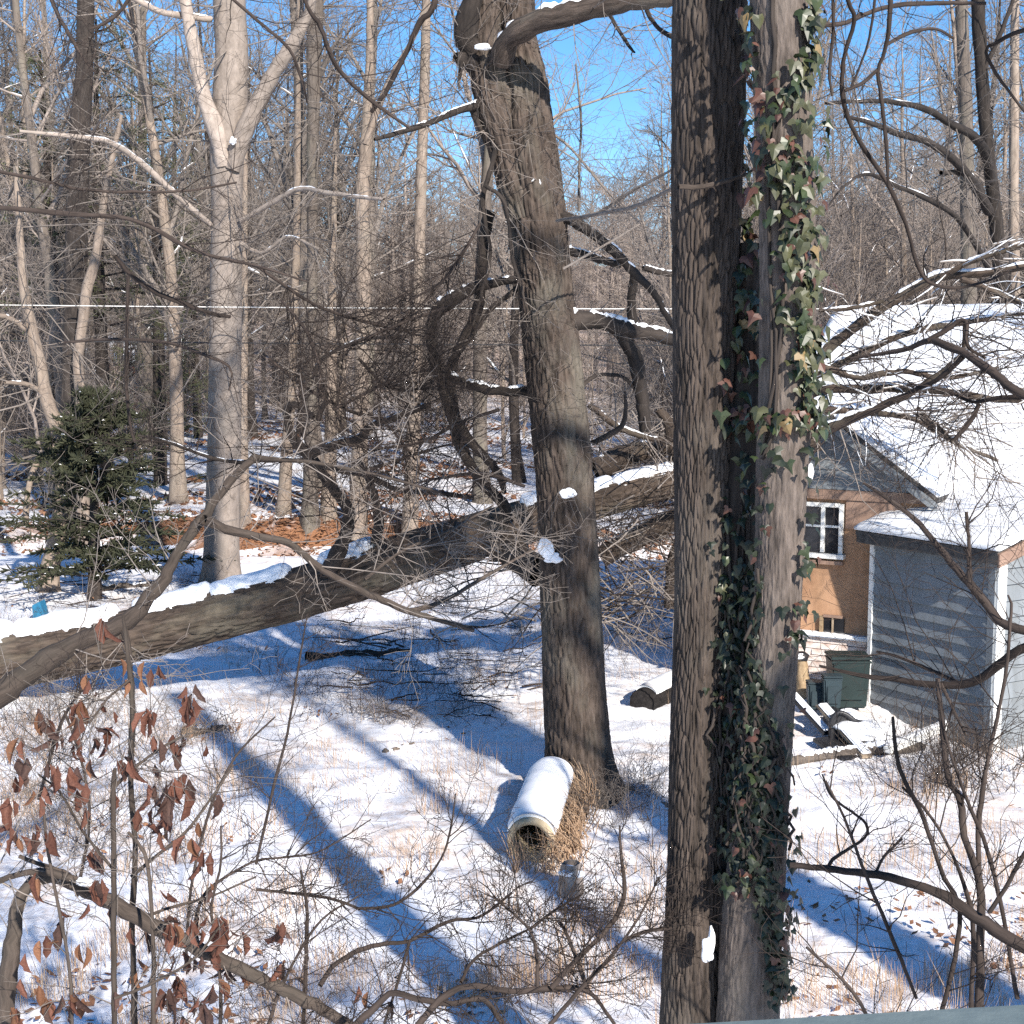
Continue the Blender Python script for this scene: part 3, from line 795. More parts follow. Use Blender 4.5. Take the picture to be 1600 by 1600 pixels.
# a third, dark stem added in the cleft to stand for its shade
p3 = pixpath([(1172, 380, 30), (1165, 560, 46), (1158, 760, 62), (1152, 1000, 70), (1148, 1250, 76), (1146, 1500, 84), (1140, 1800, 100), (1138, 2080, 140)], 6.5, 6.5, 240)
v, f, a = trunk_arrays(p3, 60, .008, 30, 4, .08, None, tuple(base), 13.)
shade_stem = obj('trunk', mesh_raw('trunk', v, f, a), M['bark_dark'], twin)
shade_stem['label'] = 'dark stem added to make the shade of the cleft'
rt = random.Random(11)
tb = Tubes()
limb_set(tb, None, [([(1060, 292, 8), (1095, 292, 9), (1130, 284, 9), (1168, 272, 6)], 6.2, 6.3), ([(1168, 272, 6), (1180, 262, 4), (1190, 256, 3)], 6.3, 6.3)], rt)
tb.build('broken_twig', M['branch_tan'], twin)
def blob(name, px, py, w, h, D, parent, mat=M['snow'], seed=0., depth=.35):
    c = P(px, py, D)
    import bmesh
    bm = bmesh.new()
    bmesh.ops.create_icosphere(bm, subdivisions=4, radius=1)
    co = np.array([tuple(v.co) for v in bm.verts])
    k = 1 + .75 * noise3(co * 1.1 + seed * 3.7) + .12 * noise3(co * 2.6 + seed)
    sx, sz = w * .5 * D / FPX, h * .5 * D / FPX
    for v, q, kk in zip(bm.verts, co, k):
        v.co = Vector((q[0] * sx * kk, q[1] * max(sx, sz) * depth * kk, q[2] * sz * kk)) + c - parent.location
    me = bpy.data.meshes.new(name); bm.to_mesh(me); bm.free()
    for p_ in me.polygons: p_.use_smooth = True
    return obj(name, me, mat, parent)
blob('snow', 1106, 1486, 18, 44, 6.20, twin, seed=1.); blob('snow', 1112, 1466, 10, 44, 6.2, twin, seed=1.5)
blob('snow', 1175, 1032, 15, 28, 6.46, twin, seed=2., depth=.4)
blob('snow', 1265, 738, 12, 26, 6.52, twin, seed=3.)

# ---------------- ivy
ivy = empty('ivy_vine', P(1200, 1500, 6.4), 'ivy climbing between the two stems of the nearest tree', 'ivy')
def shape_leaf(kind, s=1.0):
    if kind == 0: half = [(0, -.02), (.20, -.20), (.46, -.10), (.55, .16), (.30, .24), (.24, .46), (0, .95)]
    elif kind == 1: half = [(0, 0), (.26, -.14), (.58, .10), (.33, .26), (.17, .50), (0, 1.0)]
    else: half = [(0, 0), (.30, -.10), (.40, .16), (.27, .46), (0, .85)]
    pts = half + [(-x, y) for x, y in half[-2:0:-1]]
    v = [(0, .22, .03)] + [(x, y, -.28 * abs(x) - .16 * max(0, y - .3) ** 1.5) for x, y in pts]
    n = len(pts)
    return [(x * s, y * s, z_ * s) for x, y, z_ in v], [(0, 1 + i, 1 + (i + 1) % n) for i in range(n)]
ivy_mesh = []
for mk in ('ivy_a', 'ivy_b', 'ivy_c', 'ivy_d', 'ivy_shade'):
    for kd in range(3):
        v, f = shape_leaf(kd)
        me = bpy.data.meshes.new('ivy_leaf'); me.from_pydata(v, [], f); me.update(); me.materials.append(M[mk])
        ivy_mesh.append(me)
def stem_bvh(o):
    me = o.data
    vv = [o.parent.location + v.co for v in me.vertices]
    return BVHTree.FromPolygons(vv, [tuple(p.vertices) for p in me.polygons])
bvhs = [stem_bvh(left_stem), stem_bvh(right_stem), stem_bvh(shade_stem)]
def hit_stem(px, py, ox=0.):
    o_, d = Vector((ox, 0, H)), ray(px, py)
    if ox:
        tgt = P(px, py, 6.6); d = (tgt - o_).normalized()
    best = None
    for b in bvhs:
        h = b.ray_cast(o_, d)
        if h[0] is not None and (best is None or h[3] < best[2]): best = (h[0], h[1], h[3])
    if best is None:
        q = P(px, py, 6.6)
        for b in bvhs:
            h = b.find_nearest(q)
            if h[0] is not None and h[3] < .16 and (best is None or h[3] < best[2]): best = (h[0], (q - h[0]).normalized(), h[3])
    return best
cl = [(1228, -60, 42), (1230, 60, 44), (1228, 160, 50), (1222, 260, 58), (1222, 400, 60), (1222, 520, 58), (1215, 620, 62), (1195, 700, 66), (1165, 760, 40), (1160, 900, 34), (1158, 1000, 26), (1168, 1120, 40), (1176, 1250, 46), (1180, 1360, 44), (1200, 1450, 26), (1212, 1540, 16)]
ci = resample([(a, b, c) for a, b, c in cl], 200)
ri = random.Random(21)
leaves = []
# where the ivy grows: centre line (x, y, half width), how many leaves, how much shade their colours carry
IVY = [([(1172, -40, 10), (1178, 80, 16), (1185, 200, 24), (1180, 300, 26), (1172, 400, 24), (1168, 500, 24), (1160, 600, 28), (1160, 680, 34)], 190, 1),
       ([(1262, 10, 8), (1262, 70, 14), (1245, 120, 34), (1235, 180, 44), (1240, 260, 44), (1246, 360, 40), (1252, 440, 34), (1258, 520, 24), (1264, 600, 20), (1268, 660, 18)], 330, 0),
       ([(1150, 640, 18), (1190, 660, 26), (1230, 650, 26), (1270, 640, 20)], 90, 1),
       ([(1190, 700, 40), (1172, 760, 34), (1160, 850, 30), (1158, 950, 26), (1155, 1030, 28)], 150, 2),
       ([(1262, 700, 10), (1258, 820, 8), (1248, 930, 7), (1240, 1010, 8)], 26, 2),
       ([(1110, 1085, 12), (1118, 1075, 8)], 6, 2), ([(1128, 1362, 18), (1165, 1372, 26), (1196, 1392, 22), (1204, 1450, 16), (1208, 1560, 12)], 170, 2),
       ([(1165, 1060, 40), (1180, 1150, 48), (1182, 1260, 48), (1185, 1340, 46), (1205, 1400, 26), (1212, 1480, 18), (1216, 1550, 14)], 330, 2)]
for li, n_, dk in IVY:
    q_ = resample(li, 120)
    got = tr_ = 0
    while got < n_ and tr_ < n_ * 8:
        tr_ += 1
        cx, cy, hw = q_[ri.randrange(120)]
        px = cx + hw * max(-1.15, min(1.15, ri.gauss(0, .58))); py = cy + ri.uniform(-10, 10)
        h = hit_stem(px, py, 0 if ri.random() < .9 else 2.4)
        if h is None: continue
        leaves.append((h[0], h[1], px, py, dk)); got += 1
ri.shuffle(leaves)
n_top = len(leaves)
for _ in range(1100):  # under layer of dark leaves, colouring in the shade of the crease
    k = ri.randrange(120, 186)
    cx, cy, hw = ci[k]
    px = cx + max(24, hw * .8) * max(-1.2, min(1.2, ri.gauss(0, .55))); py = cy + ri.uniform(-12, 12)
    if py > 1350: continue
    h = hit_stem(px, py)
    if h: leaves.append((h[0], h[1], px, py, 3))
stuff_v, stuff_f, stuff_m = [], [], []
for idx, (p, nrm, px, py, dk) in enumerate(leaves):
    under = dk == 3
    size = ri.uniform(.035, .082) * (1.0 if py < 720 else .8)
    nn = (nrm + Vector((ri.gauss(0, .40) + .08, ri.gauss(0, .35), ri.gauss(.25, .32)))).normalized()
    downv = Vector((ri.gauss(0, .45), ri.gauss(0, .3), -1))
    yv = (downv - nn * downv.dot(nn)).normalized()
    xv = yv.cross(nn)
    q = p + nrm * (ri.uniform(.005, .03) if under else ri.uniform(.02, .085))
    r_ = ri.random()
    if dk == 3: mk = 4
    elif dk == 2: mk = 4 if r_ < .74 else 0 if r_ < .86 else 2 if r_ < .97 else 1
    elif dk == 1: mk = 0 if r_ < .34 else 1 if r_ < .50 else 2 if r_ < .78 else 3 if r_ < .83 else 4
    else: mk = 1 if r_ < .50 else 0 if r_ < .80 else 2 if r_ < .90 else 3 if r_ < .92 else 4
    me = ivy_mesh[mk * 3 + ri.randrange(3)]
    mat4 = [[xv.x * size, yv.x * size, nn.x * size, q.x - ivy.location.x], [xv.y * size, yv.y * size, nn.y * size, q.y - ivy.location.y], [xv.z * size, yv.z * size, nn.z * size, q.z - ivy.location.z], [0, 0, 0, 1]]
    from mathutils import Matrix
    mt = Matrix(mat4)
    if idx < 300:
        o = bpy.data.objects.new('ivy_leaf', me); COL.objects.link(o); o.parent = ivy; o.matrix_local = mt
    else:
        b0 = len(stuff_v)
        stuff_v += [tuple(mt @ v.co) for v in me.vertices]
        for pl_ in me.polygons:
            stuff_f.append(tuple(b0 + i for i in pl_.vertices)); stuff_m.append(mk)
me = bpy.data.meshes.new('ivy_leaves'); me.from_pydata(stuff_v, [], stuff_f)
for mk in ('ivy_a', 'ivy_b', 'ivy_c', 'ivy_d', 'ivy_shade'): me.materials.append(M[mk])
me.polygons.foreach_set('material_index', stuff_m); me.update()
o = bpy.data.objects.new('ivy_leaves', me); COL.objects.link(o); o.parent = ivy; o['kind'] = 'stuff'
vt = Tubes()
for s in range(9):
    pts = []
    x0 = ri.uniform(-.7, .7)
    k0, k1 = sorted((ri.randrange(0, 120), ri.randrange(100, 200)))
    for k in range(k0, k1, 5):
        cx, cy, hw = ci[k]
        h = hit_stem(cx + hw * (x0 + .25 * math.sin(k * .06 + s)), cy)
        if h is None: continue
        q = h[0] + h[1] * .012
        if pts and (q - pts[-1]).length > .25: break
        pts.append(q)
    if len(pts) > 4:
        vt.add([tuple(q) for q in pts], [ri.uniform(.004, .010)] * len(pts), 6)
for s_ in range(60):
    k0 = ri.randrange(118, 168); pts = []
    x0, dr = ri.uniform(-1, 1), ri.uniform(-.03, .03)
    for k in range(k0, min(186, k0 + ri.randrange(8, 26)), 2):
        cx, cy, hw = ci[k]
        h = hit_stem(cx + max(26, hw) * (x0 + dr * (k - k0)), cy)
        if h is None: continue
        q = h[0] + h[1] * ri.uniform(.01, .06)
        if pts and (q - pts[-1]).length > .2: break
        pts.append(q)
    if len(pts) > 3: vt.add([tuple(q) for q in pts], [ri.uniform(.003, .009)] * len(pts), 5)
vt.build('vine_stem', M['bark_dark'], ivy)['kind'] = 'stuff'

# ---------------- middle tree
base = G(905, 1236)
mid = empty('tree', base, 'tall leaning tree with forked top standing beside the concrete pipe', 'tree')
DM = base.y
pm = pixpath([(815, -700, 62), (806, -300, 66), (802, 0, 64), (809, 75, 62), (818, 130, 74), (820, 200, 88), (838, 320, 86), (852, 450, 84), (868, 600, 88), (882, 750, 90), (890, 900, 94), (896, 1050, 98), (902, 1150, 104), (907, 1236, 112), (908, 1280, 118)], DM, DM, 420)
v, f, a = trunk_arrays(pm, 140, .030, 17, 2.6, .05, (base.z - .02, .55, .14, 5), tuple(base), 1., (.042, .22))
obj('trunk', mesh_raw('trunk', v, f, a), M['bark_mid'], mid)
ml = pixpath([(748, -700, 34), (752, -300, 42), (756, -60, 46), (756, 20, 50), (758, 80, 56), (768, 140, 58), (786, 210, 56), (806, 290, 56), (820, 340, 56)], DM - .16, DM - .06, 200)
v, f, a = trunk_arrays(ml, 110, .024, 18, 2.6, .07, None, tuple(base), 5., (.042, .22))
o = obj('left_fork', mesh_raw('left_fork', v, f, a), M['bark_mid'], mid)
rm = random.Random(31)
mb, msn, mtw = Tubes(), Tubes(), Tubes()
big = limb_set(mb, None, [([(782, 95, 34), (795, 62, 34), (830, 38, 36), (880, 24, 36), (940, 10, 34), (1000, -2, 30), (1060, -8, 26), (1200, -60, 18)], DM - .35, DM - 1.6)], rm)
snow_on(msn, big[0], .02, .85, .62, .66, 10, rng=rm, gap=.03)
dark = limb_set(mb, None, [
    ([(744, 80, 30), (728, 60, 34), (733, 20, 34), (744, -30, 30), (735, -120, 22)], DM - .2, DM - .4),
    ([(735, 95, 36), (722, 92, 24), (712, 88, 14)], DM - .2, DM - .3), ([(722, 98, 8), (718, 115, 6), (717, 138, 4)], DM - .3, DM - .3),
    ([(752, 160, 16), (738, 165, 13), (700, 180, 10), (660, 196, 9), (620, 208, 8), (585, 218, 5)], DM - .1, DM - .9),
    ([(735, 165, 10), (748, 195, 9), (760, 225, 8)], DM - .2, DM - .1),
    ([(950, 18, 6), (965, 45, 6), (985, 75, 5), (992, 82, 3)], DM - .7, DM - .8),
    ([(1008, 0, 9), (1012, 20, 8), (1030, 45, 7), (1055, 60, 7), (1100, 80, 5)], DM - .9, DM - 1.2),
    ([(852, 330, 22), (880, 338, 20), (900, 348, 18), (930, 368, 16), (962, 395, 15), (990, 425, 14), (1020, 455, 13), (1040, 490, 10), (1062, 530, 7)], DM - .05, DM - .5),
    ([(858, 388, 15), (884, 392, 14), (915, 398, 12), (945, 408, 11), (970, 412, 12)], DM - .05, DM + .1),
    ([(1005, 418, 10), (1030, 425, 10), (1060, 430, 9)], DM + .1, DM + .2),
    ([(992, 425, 12), (988, 450, 14), (986, 480, 14), (990, 510, 16)], DM + .1, DM + .15),
    ([(868, 508, 34), (900, 502, 30), (925, 500, 28), (955, 506, 26), (985, 516, 26), (1020, 522, 22), (1070, 535, 18)], DM - .05, DM + .2),
    ([(960, 508, 22), (978, 530, 24), (992, 560, 24), (1000, 600, 22), (1005, 640, 20), (1008, 672, 18)], DM + .1, DM + .3),
    ([(905, 608, 7), (925, 590, 6), (950, 585, 6), (975, 590, 6), (995, 610, 7)], DM, DM + .25),
    ([(925, 692, 9), (950, 680, 9), (972, 665, 9), (978, 640, 7), (976, 612, 5)], DM, DM - .2),
    ([(838, 430, 16), (812, 436, 13), (780, 440, 12), (756, 446, 16), (736, 452, 20), (712, 464, 20), (690, 480, 22), (678, 498, 20), (675, 525, 20), (679, 560, 18), (690, 600, 16), (700, 630, 16), (708, 660, 15)], DM - .1, DM + .6),
    ([(766, 330, 18), (758, 360, 18), (752, 420, 17), (750, 460, 18), (742, 495, 18), (726, 530, 16), (710, 560, 15), (703, 590, 18), (706, 625, 18), (712, 665, 20), (724, 705, 18), (740, 735, 16), (760, 762, 17), (785, 785, 18), (795, 815, 16)], DM + .3, DM + 1.0),
    ([(700, 586, 15), (720, 596, 14), (745, 604, 15), (780, 612, 15), (830, 612, 14)], DM + .4, DM + .1),
    ([(712, 655, 15), (735, 690, 15), (760, 715, 13), (782, 745, 12), (788, 770, 8)], DM + .6, DM + .9),
    ([(820, 440, 10), (790, 465, 9), (765, 485, 8), (745, 515, 7), (720, 550, 5)], DM, DM + .3),
    ([(776, 230, 8), (765, 270, 8), (754, 310, 8), (760, 360, 6), (766, 400, 6), (752, 460, 6), (738, 510, 4)], DM - .25, DM - .2),
    ([(758, 290, 6), (785, 310, 7), (795, 350, 6), (800, 400, 6), (812, 440, 5), (822, 480, 3)], DM - .35, DM - .5),
    ([(842, 878, 20), (822, 872, 18), (800, 868, 14), (770, 872, 10)], DM, DM + .4),
    ([(838, 905, 26), (815, 890, 22), (790, 878, 18)], DM + .1, DM + .6)], rm)
for k, gp in ((3, .18), (7, .1), (8, .1), (9, .05), (11, .04), (15, .1), (17, .05)):
    snow_on(msn, dark[k], .05, .98, .7, .62, 6, rng=rm, gap=gp)
for p in (dark[10], ):
    pass
for pp, n_ in ((pm, 150), (ml, 40)):
    sprout(mtw, pp[:: 4], n_, rm, (.35, 1.1), .006, 1, (4, 3), .0, .10, .80, (50, 95), .5, bias=(0, -.9, 0))
for p in dark: sprout(mtw, p, 7, rm, (.3, .9), .006, 1, (4, 3), .03, .1, 1, wander=.4)
sprout(mtw, big[0], 14, rm, (.4, 1.2), .007, 2, (4, 4), .02, .2, 1)
# crown above the picture
for k in range(10):
    h = pm[min(95, 8 + k * 8)]
    an = rm.uniform(0, 6.28)
    grow(mtw, tuple(h[:3]), (math.cos(an) * .8, math.sin(an) * .8, .6), rm.uniform(2.5, 4), .04, 2, rm, .22, .04, (7, 5))
each_limb('limb', big, M['bark_mid'], mid)
each_limb('dark_limb', dark, M['bark_dark'], mid)  # the shade on these limbs is put into their dark bark
mtw.build('twigs', M['twig'], mid)['kind'] = 'stuff'
msn.build('snow', M['snow'], mid)['kind'] = 'stuff'
blob('snow', 853, 856, 22, 30, DM - .29, mid, seed=4., depth=.25); blob('snow', 864, 872, 26, 16, DM - .28, mid, seed=14., depth=.25)
blob('snow', 888, 770, 24, 16, DM - .29, mid, seed=5., depth=.3)
blob('snow', 838, 286, 18, 13, DM - .25, mid, seed=6., depth=.3)
blob('snow', 754, 73, 22, 9, DM - .40, mid, seed=8., depth=.5)

# ---------------- fallen tree across the middle
base = Vector((P(-150, 1075, 17.6).x, 17.6, 0)); base.z = tz(base.x, base.y)
fal = empty('fallen_tree', base, 'thick fallen trunk topped with snow, slanting from lower left up behind the middle tree', 'fallen tree')
pf = pixpath([(-420, 1120, 120), (-150, 1068, 104), (0, 1035, 92), (120, 1012, 86), (220, 990, 84), (330, 962, 82), (430, 938, 80), (540, 904, 82), (650, 868, 80), (740, 840, 74), (800, 822, 70), (870, 800, 60), (940, 782, 52), (1000, 766, 48), (1060, 750, 44), (1150, 725, 38), (1280, 690, 28)], 17.6, 16.4, 420)
v, f, a = trunk_arrays(pf, 110, .034, 15, 2.2, .05, None, tuple(base), 2., (.07, .30))
obj('trunk', mesh_raw('trunk', v, f, a), M['bark_log'], fal)
fs, fb, ft, ftd = Tubes(), Tubes(), Tubes(), Tubes()
rf = random.Random(41)
def log_snow(t0, t1, h):
    m = len(pf); s = resample(pf[int(t0 * m):int(t1 * m)], 90)
    n_ = len(s); u = np.linspace(0, 1, n_)
    e = np.clip(np.minimum(u, 1 - u) * 9, .04, 1) ** .7
    j = 1 + .5 * noise3(s[:, :3] * 1.4)
    pts = s[:, :3].copy(); pts[:, 2] += s[:, 3] * (.62 + h * .25 * j) * (.55 + .45 * e)
    pts[:, 1] += s[:, 3] * .05
    v_ = Tubes(); v_.add(pts, s[:, 3] * .66 * e * (.8 + .2 * j), 28)
    return v_
for t0, t1, h in ((.05, .29, .7), (.27, .375, .5), (.385, .46, .45), (.455, .535, .3), (.56, .61, .15), (.74, .83, .5), (.82, .90, .4)):
    tt = log_snow(t0, t1, h)
    v, f, a = tt.arrays(tuple(base))
    c = v + np.array(base)
    v[:, 2] += .05 * noise3(c * 3.1) + .03 * noise3(c * 8)
    v[:, 1] += .04 * noise3(c * 2.3 + 9) + .03 * noise3(c * 6)
    obj('snow', mesh_raw('snow', v, f, a), M['snow'], fal)
lim = limb_set(fb, None, [
    ([(515, 890, 26), (530, 860, 26), (542, 830, 22), (545, 800, 20), (530, 775, 18), (512, 752, 17), (492, 722, 18), (470, 700, 16), (452, 672, 14), (450, 640, 12), (462, 632, 11), (490, 652, 9)], 16.7, 15.6),
    ([(487, 708, 13), (505, 702, 14), (540, 690, 14), (566, 682, 13), (580, 665, 11), (610, 655, 10), (650, 640, 10), (672, 632, 8)], 15.9, 15.4),
    ([(497, 655, 9), (503, 640, 8), (510, 620, 8), (500, 600, 7), (490, 585, 7), (505, 560, 7), (530, 545, 6), (570, 530, 6), (640, 525, 4)], 15.7, 15.3),
    ([(588, 850, 20), (592, 815, 18), (588, 790, 14), (575, 745, 12), (560, 720, 9)], 16.9, 17.2),
    ([(475, 720, 8), (420, 718, 8), (380, 722, 7), (330, 715, 6), (260, 690, 5), (215, 680, 4)], 15.7, 14.9),
    ([(480, 722, 9), (530, 735, 9), (580, 745, 8), (620, 765, 8), (680, 770, 8), (740, 778, 7)], 15.7, 15.2),
    ([(800, 850, 34), (830, 880, 30), (850, 905, 26)], 16.6, 16.0),
    ([(930, 735, 40), (980, 712, 38), (1040, 695, 34), (1100, 670, 28), (1200, 640, 22)], 16.9, 17.2),
    ([(940, 870, 30), (1000, 838, 34), (1055, 812, 34), (1120, 790, 30)], 17.6, 17.3),
    ([(1030, 640, 14), (1045, 660, 18), (1052, 690, 22), (1058, 730, 24)], 16.6, 16.6),
    ([(920, 632, 10), (945, 652, 10), (970, 670, 10), (1000, 680, 9), (1040, 690, 8)], 16.5, 16.4),
    ([(1075, 830, 22), (1052, 880, 20), (1046, 950, 18)], 17.2, 17.3),
    # crown lying over the roof at the right
    ([(1120, 700, 26), (1200, 640, 22), (1290, 548, 17), (1340, 508, 16), (1400, 468, 15), (1470, 432, 14), (1530, 428, 12), (1600, 416, 11), (1720, 395, 7)], 16.8, 15.2),
    ([(1470, 434, 10), (1510, 412, 9), (1560, 395, 8), (1640, 370, 5)], 15.6, 15.3),
    ([(1500, 436, 9), (1540, 450, 9), (1600, 475, 8), (1680, 500, 5)], 15.5, 15.2),
    ([(1280, 485, 6), (1310, 484, 7), (1350, 478, 7), (1380, 470, 6)], 15.9, 15.9),
    ([(1200, 650, 20), (1280, 610, 16), (1350, 608, 15), (1420, 606, 14), (1500, 615, 12), (1560, 625, 9), (1650, 628, 6)], 16.6, 15.3),
    ([(1240, 690, 16), (1300, 665, 14), (1370, 638, 13), (1430, 610, 11), (1500, 555, 8), (1508, 500, 6)], 15.6, 14.6),
    ([(1250, 600, 12), (1330, 560, 12), (1390, 530, 12), (1440, 515, 11), (1500, 505, 9), (1600, 490, 6)], 16.6, 16.2),
    ([(1290, 640, 12), (1360, 645, 10), (1430, 655, 9), (1490, 690, 8), (1560, 720, 5)], 16.2, 15.6),
    ([(1280, 570, 10), (1340, 590, 10), (1410, 580, 10), (1480, 590, 8), (1560, 575, 6)], 16.0, 15.5),
    ([(1430, 640, 14), (1465, 670, 12), (1490, 690, 8)], 15.2, 15.0)], rf)
for k in (0, 1, 2, 4, 7, 9, 10, 12, 13, 14, 15, 16, 17, 18, 19, 20):
    snow_on(fs, lim[k], .02, .98, .75 if k > 10 else .6, .72 if k > 10 else .6, 8, rng=rf, gap=.03 if k in (12, 13, 14, 15) else .12)
for k, n_, L in ((0, 22, (.4, 1.3)), (1, 16, (.4, 1.3)), (2, 14, (.4, 1.1)), (4, 16, (.3, .9)), (5, 14, (.3, 1.0)), (3, 6, (.3, .8))):
    sprout(ftd, lim[k], int(n_ * 1.6), rf, L, .009, 2, (4, 3), .05, .1, 1, wander=.4)
for k in range(12, 22):
    sprout(ft if k % 2 else ftd, lim[k], 26 if k > 15 else 16, rf, (.5, 1.5), .009, 2, (4, 3), .0, .05, 1, (30, 80), .5, bias=(.2, -.3, .0), snow=fs)
for k in (7, 8, 9, 10, 11): sprout(ft, lim[k], 16, rf, (.4, 1.1), .009, 2, (5, 4), .02, .05, 1, wander=.4)
# broken top reaching down towards the ground behind the middle tree
for k in range(46):
    x, y = rf.uniform(640, 1050), rf.uniform(860, 985)
    p0 = P(x, y, rf.uniform(15.6, 18.5))
    grow(ftd if k % 2 else ft, tuple(p0), (rf.uniform(-1, .6), rf.uniform(-.4, .4), rf.uniform(-.25, .3)), rf.uniform(.7, 1.8), .014, 2, rf, .3, -.01, (5, 4))
for k in range(150):
    p0 = P(rf.uniform(930, 1060), rf.uniform(640, 980), rf.uniform(15.8, 18.5))
    grow(ftd if k % 2 else ft, tuple(p0), (rf.uniform(-1, 1), rf.uniform(-.4, .4), rf.uniform(-.6, .6)), rf.uniform(.5, 1.5), .011, 2, rf, .3, -.01, (5, 4))
# twigs with snow: short ridges on the crown over the roof
for p in lim[12:22]:
    for k in range(3):
        q = p[rf.randrange(len(p))]
        an = rf.uniform(-.9, .9)
        d = Vector((math.cos(an), rf.uniform(-.6, .3), math.sin(an) * .5)) * rf.uniform(.25, .7)
        o_ = Vector((rf.gauss(0, .25), rf.gauss(0, .25), rf.gauss(0, .14)))
        a_ = Vector(q[:3]) + o_
        pp = np.array([[*(a_ + d * t), .010] for t in (0, .33, .66, 1)])
        pp[1:3, 2] += rf.uniform(-.015, .035); pp[2, :2] += np.array([rf.gauss(0, .02), rf.gauss(0, .02)])
        ft.add([tuple(z_) for z_ in pp[:, :3]], list(pp[:, 3] * .8), 4)
        snow_on(fs, pp, 0, 1, 1.0, 1.0, 5, 5, rng=rf)
each_limb('limb', lim[6:], M['bark_log'], fal)
each_limb('dark_limb', lim[:6], M['bark_dark'], fal)
ft.build('twigs', M['twig'], fal)['kind'] = 'stuff'
ftd.build('dark_twigs', M['twig_dark'], fal)['kind'] = 'stuff'
fs.build('limb_snow', M['snow'], fal)['kind'] = 'stuff'

# ---------------- pale tree at left and the other traced trunks
def traced_tree(label, pix, D, mat, limbs=(), twigs=40, seed=1, snow=0, sides=36, amp=.008, fr=12, L=(1., 2.6), r=.018, name='tree', flare=None, tmat='twig', gap=.3, base=None, rows=150, bias=None, depth=2, kids=(5, 4), t1=.75):
    rng = random.Random(seed)
    pth = pixpath(pix, D, D, rows)
    b = Vector(pth[-1][:3]); b.z = tz(b.x, b.y)
    root = empty(name, b, label, 'tree')
    v, f, a = trunk_arrays(pth, sides, amp, fr, 2.2, .06, flare or (b.z, .5, .05, 4), tuple(b), seed * 1.3)
    obj('trunk', mesh_raw('trunk', v, f, a), mat, root)
    lb, tw, sn = Tubes(), Tubes(), Tubes()
    ps = limb_set(lb, None, limbs, rng)
    for p in ps:
        sprout(tw, p, 12, rng, L, r * .8, depth, kids, .05, .15, 1, wander=.28)
        if snow: snow_on(sn, p, .05, .95, .65, .6, 6, rng=rng, gap=gap)
    sprout(tw, pth[:: 3], twigs, rng, L, r, depth, kids, .06, .02, t1, (40, 85), .26, bias=bias)
    each_limb('limb', ps, mat, root)
    tw.build('crown', M[tmat], root)
    if not sn.empty(): sn.build('snow', M['snow'], root)['kind'] = 'stuff'
    return root, pth, ps
DPL = G(346, 912).y
pale, pth, ps = traced_tree('pale smooth barked tree with a three way fork left of the middle', [(352, -500, 40), (356, -200, 44), (358, 0, 48), (362, 90, 50), (358, 180, 54), (355, 240, 52), (354, 320, 46), (353, 420, 48), (352, 560, 50), (350, 700, 52), (347, 820, 54), (345, 912, 62), (345, 930, 70)], DPL, M['bark_pale'],
    [([(350, 260, 26), (338, 205, 28), (318, 150, 24), (306, 90, 22), (296, 40, 20), (285, -20, 17), (260, -150, 12)], DPL - .2, DPL - .8),
     ([(362, 265, 26), (378, 215, 28), (398, 170, 26), (425, 118, 24), (450, 80, 22), (470, 45, 18), (488, 0, 14), (510, -120, 9)], DPL - .2, DPL - .6),
     ([(330, 352, 8), (270, 300, 9), (215, 250, 9), (170, 222, 8), (120, 214, 7), (30, 205, 5)], DPL - .2, DPL - 3),
     ([(376, 345, 9), (420, 320, 8), (465, 296, 8), (505, 300, 7), (560, 308, 6), (600, 312, 5)], DPL - .2, DPL - 2.4),
     ([(330, 30, 9), (290, 25, 10), (250, 18, 9), (205, -5, 8)], DPL - .1, DPL - 1.2),
     ([(376, 380, 7), (410, 395, 6), (450, 370, 5), (500, 390, 4)], DPL - .2, DPL - 1)], 60, 51, 1, 60, .004, 10, (1.0, 2.6), .016, gap=.10, rows=260, flare=(tz(-5.6, DPL), .5, .10, 4))
blob('snow', 364, 220, 10, 12, DPL - .5, pale, seed=10., depth=.3)

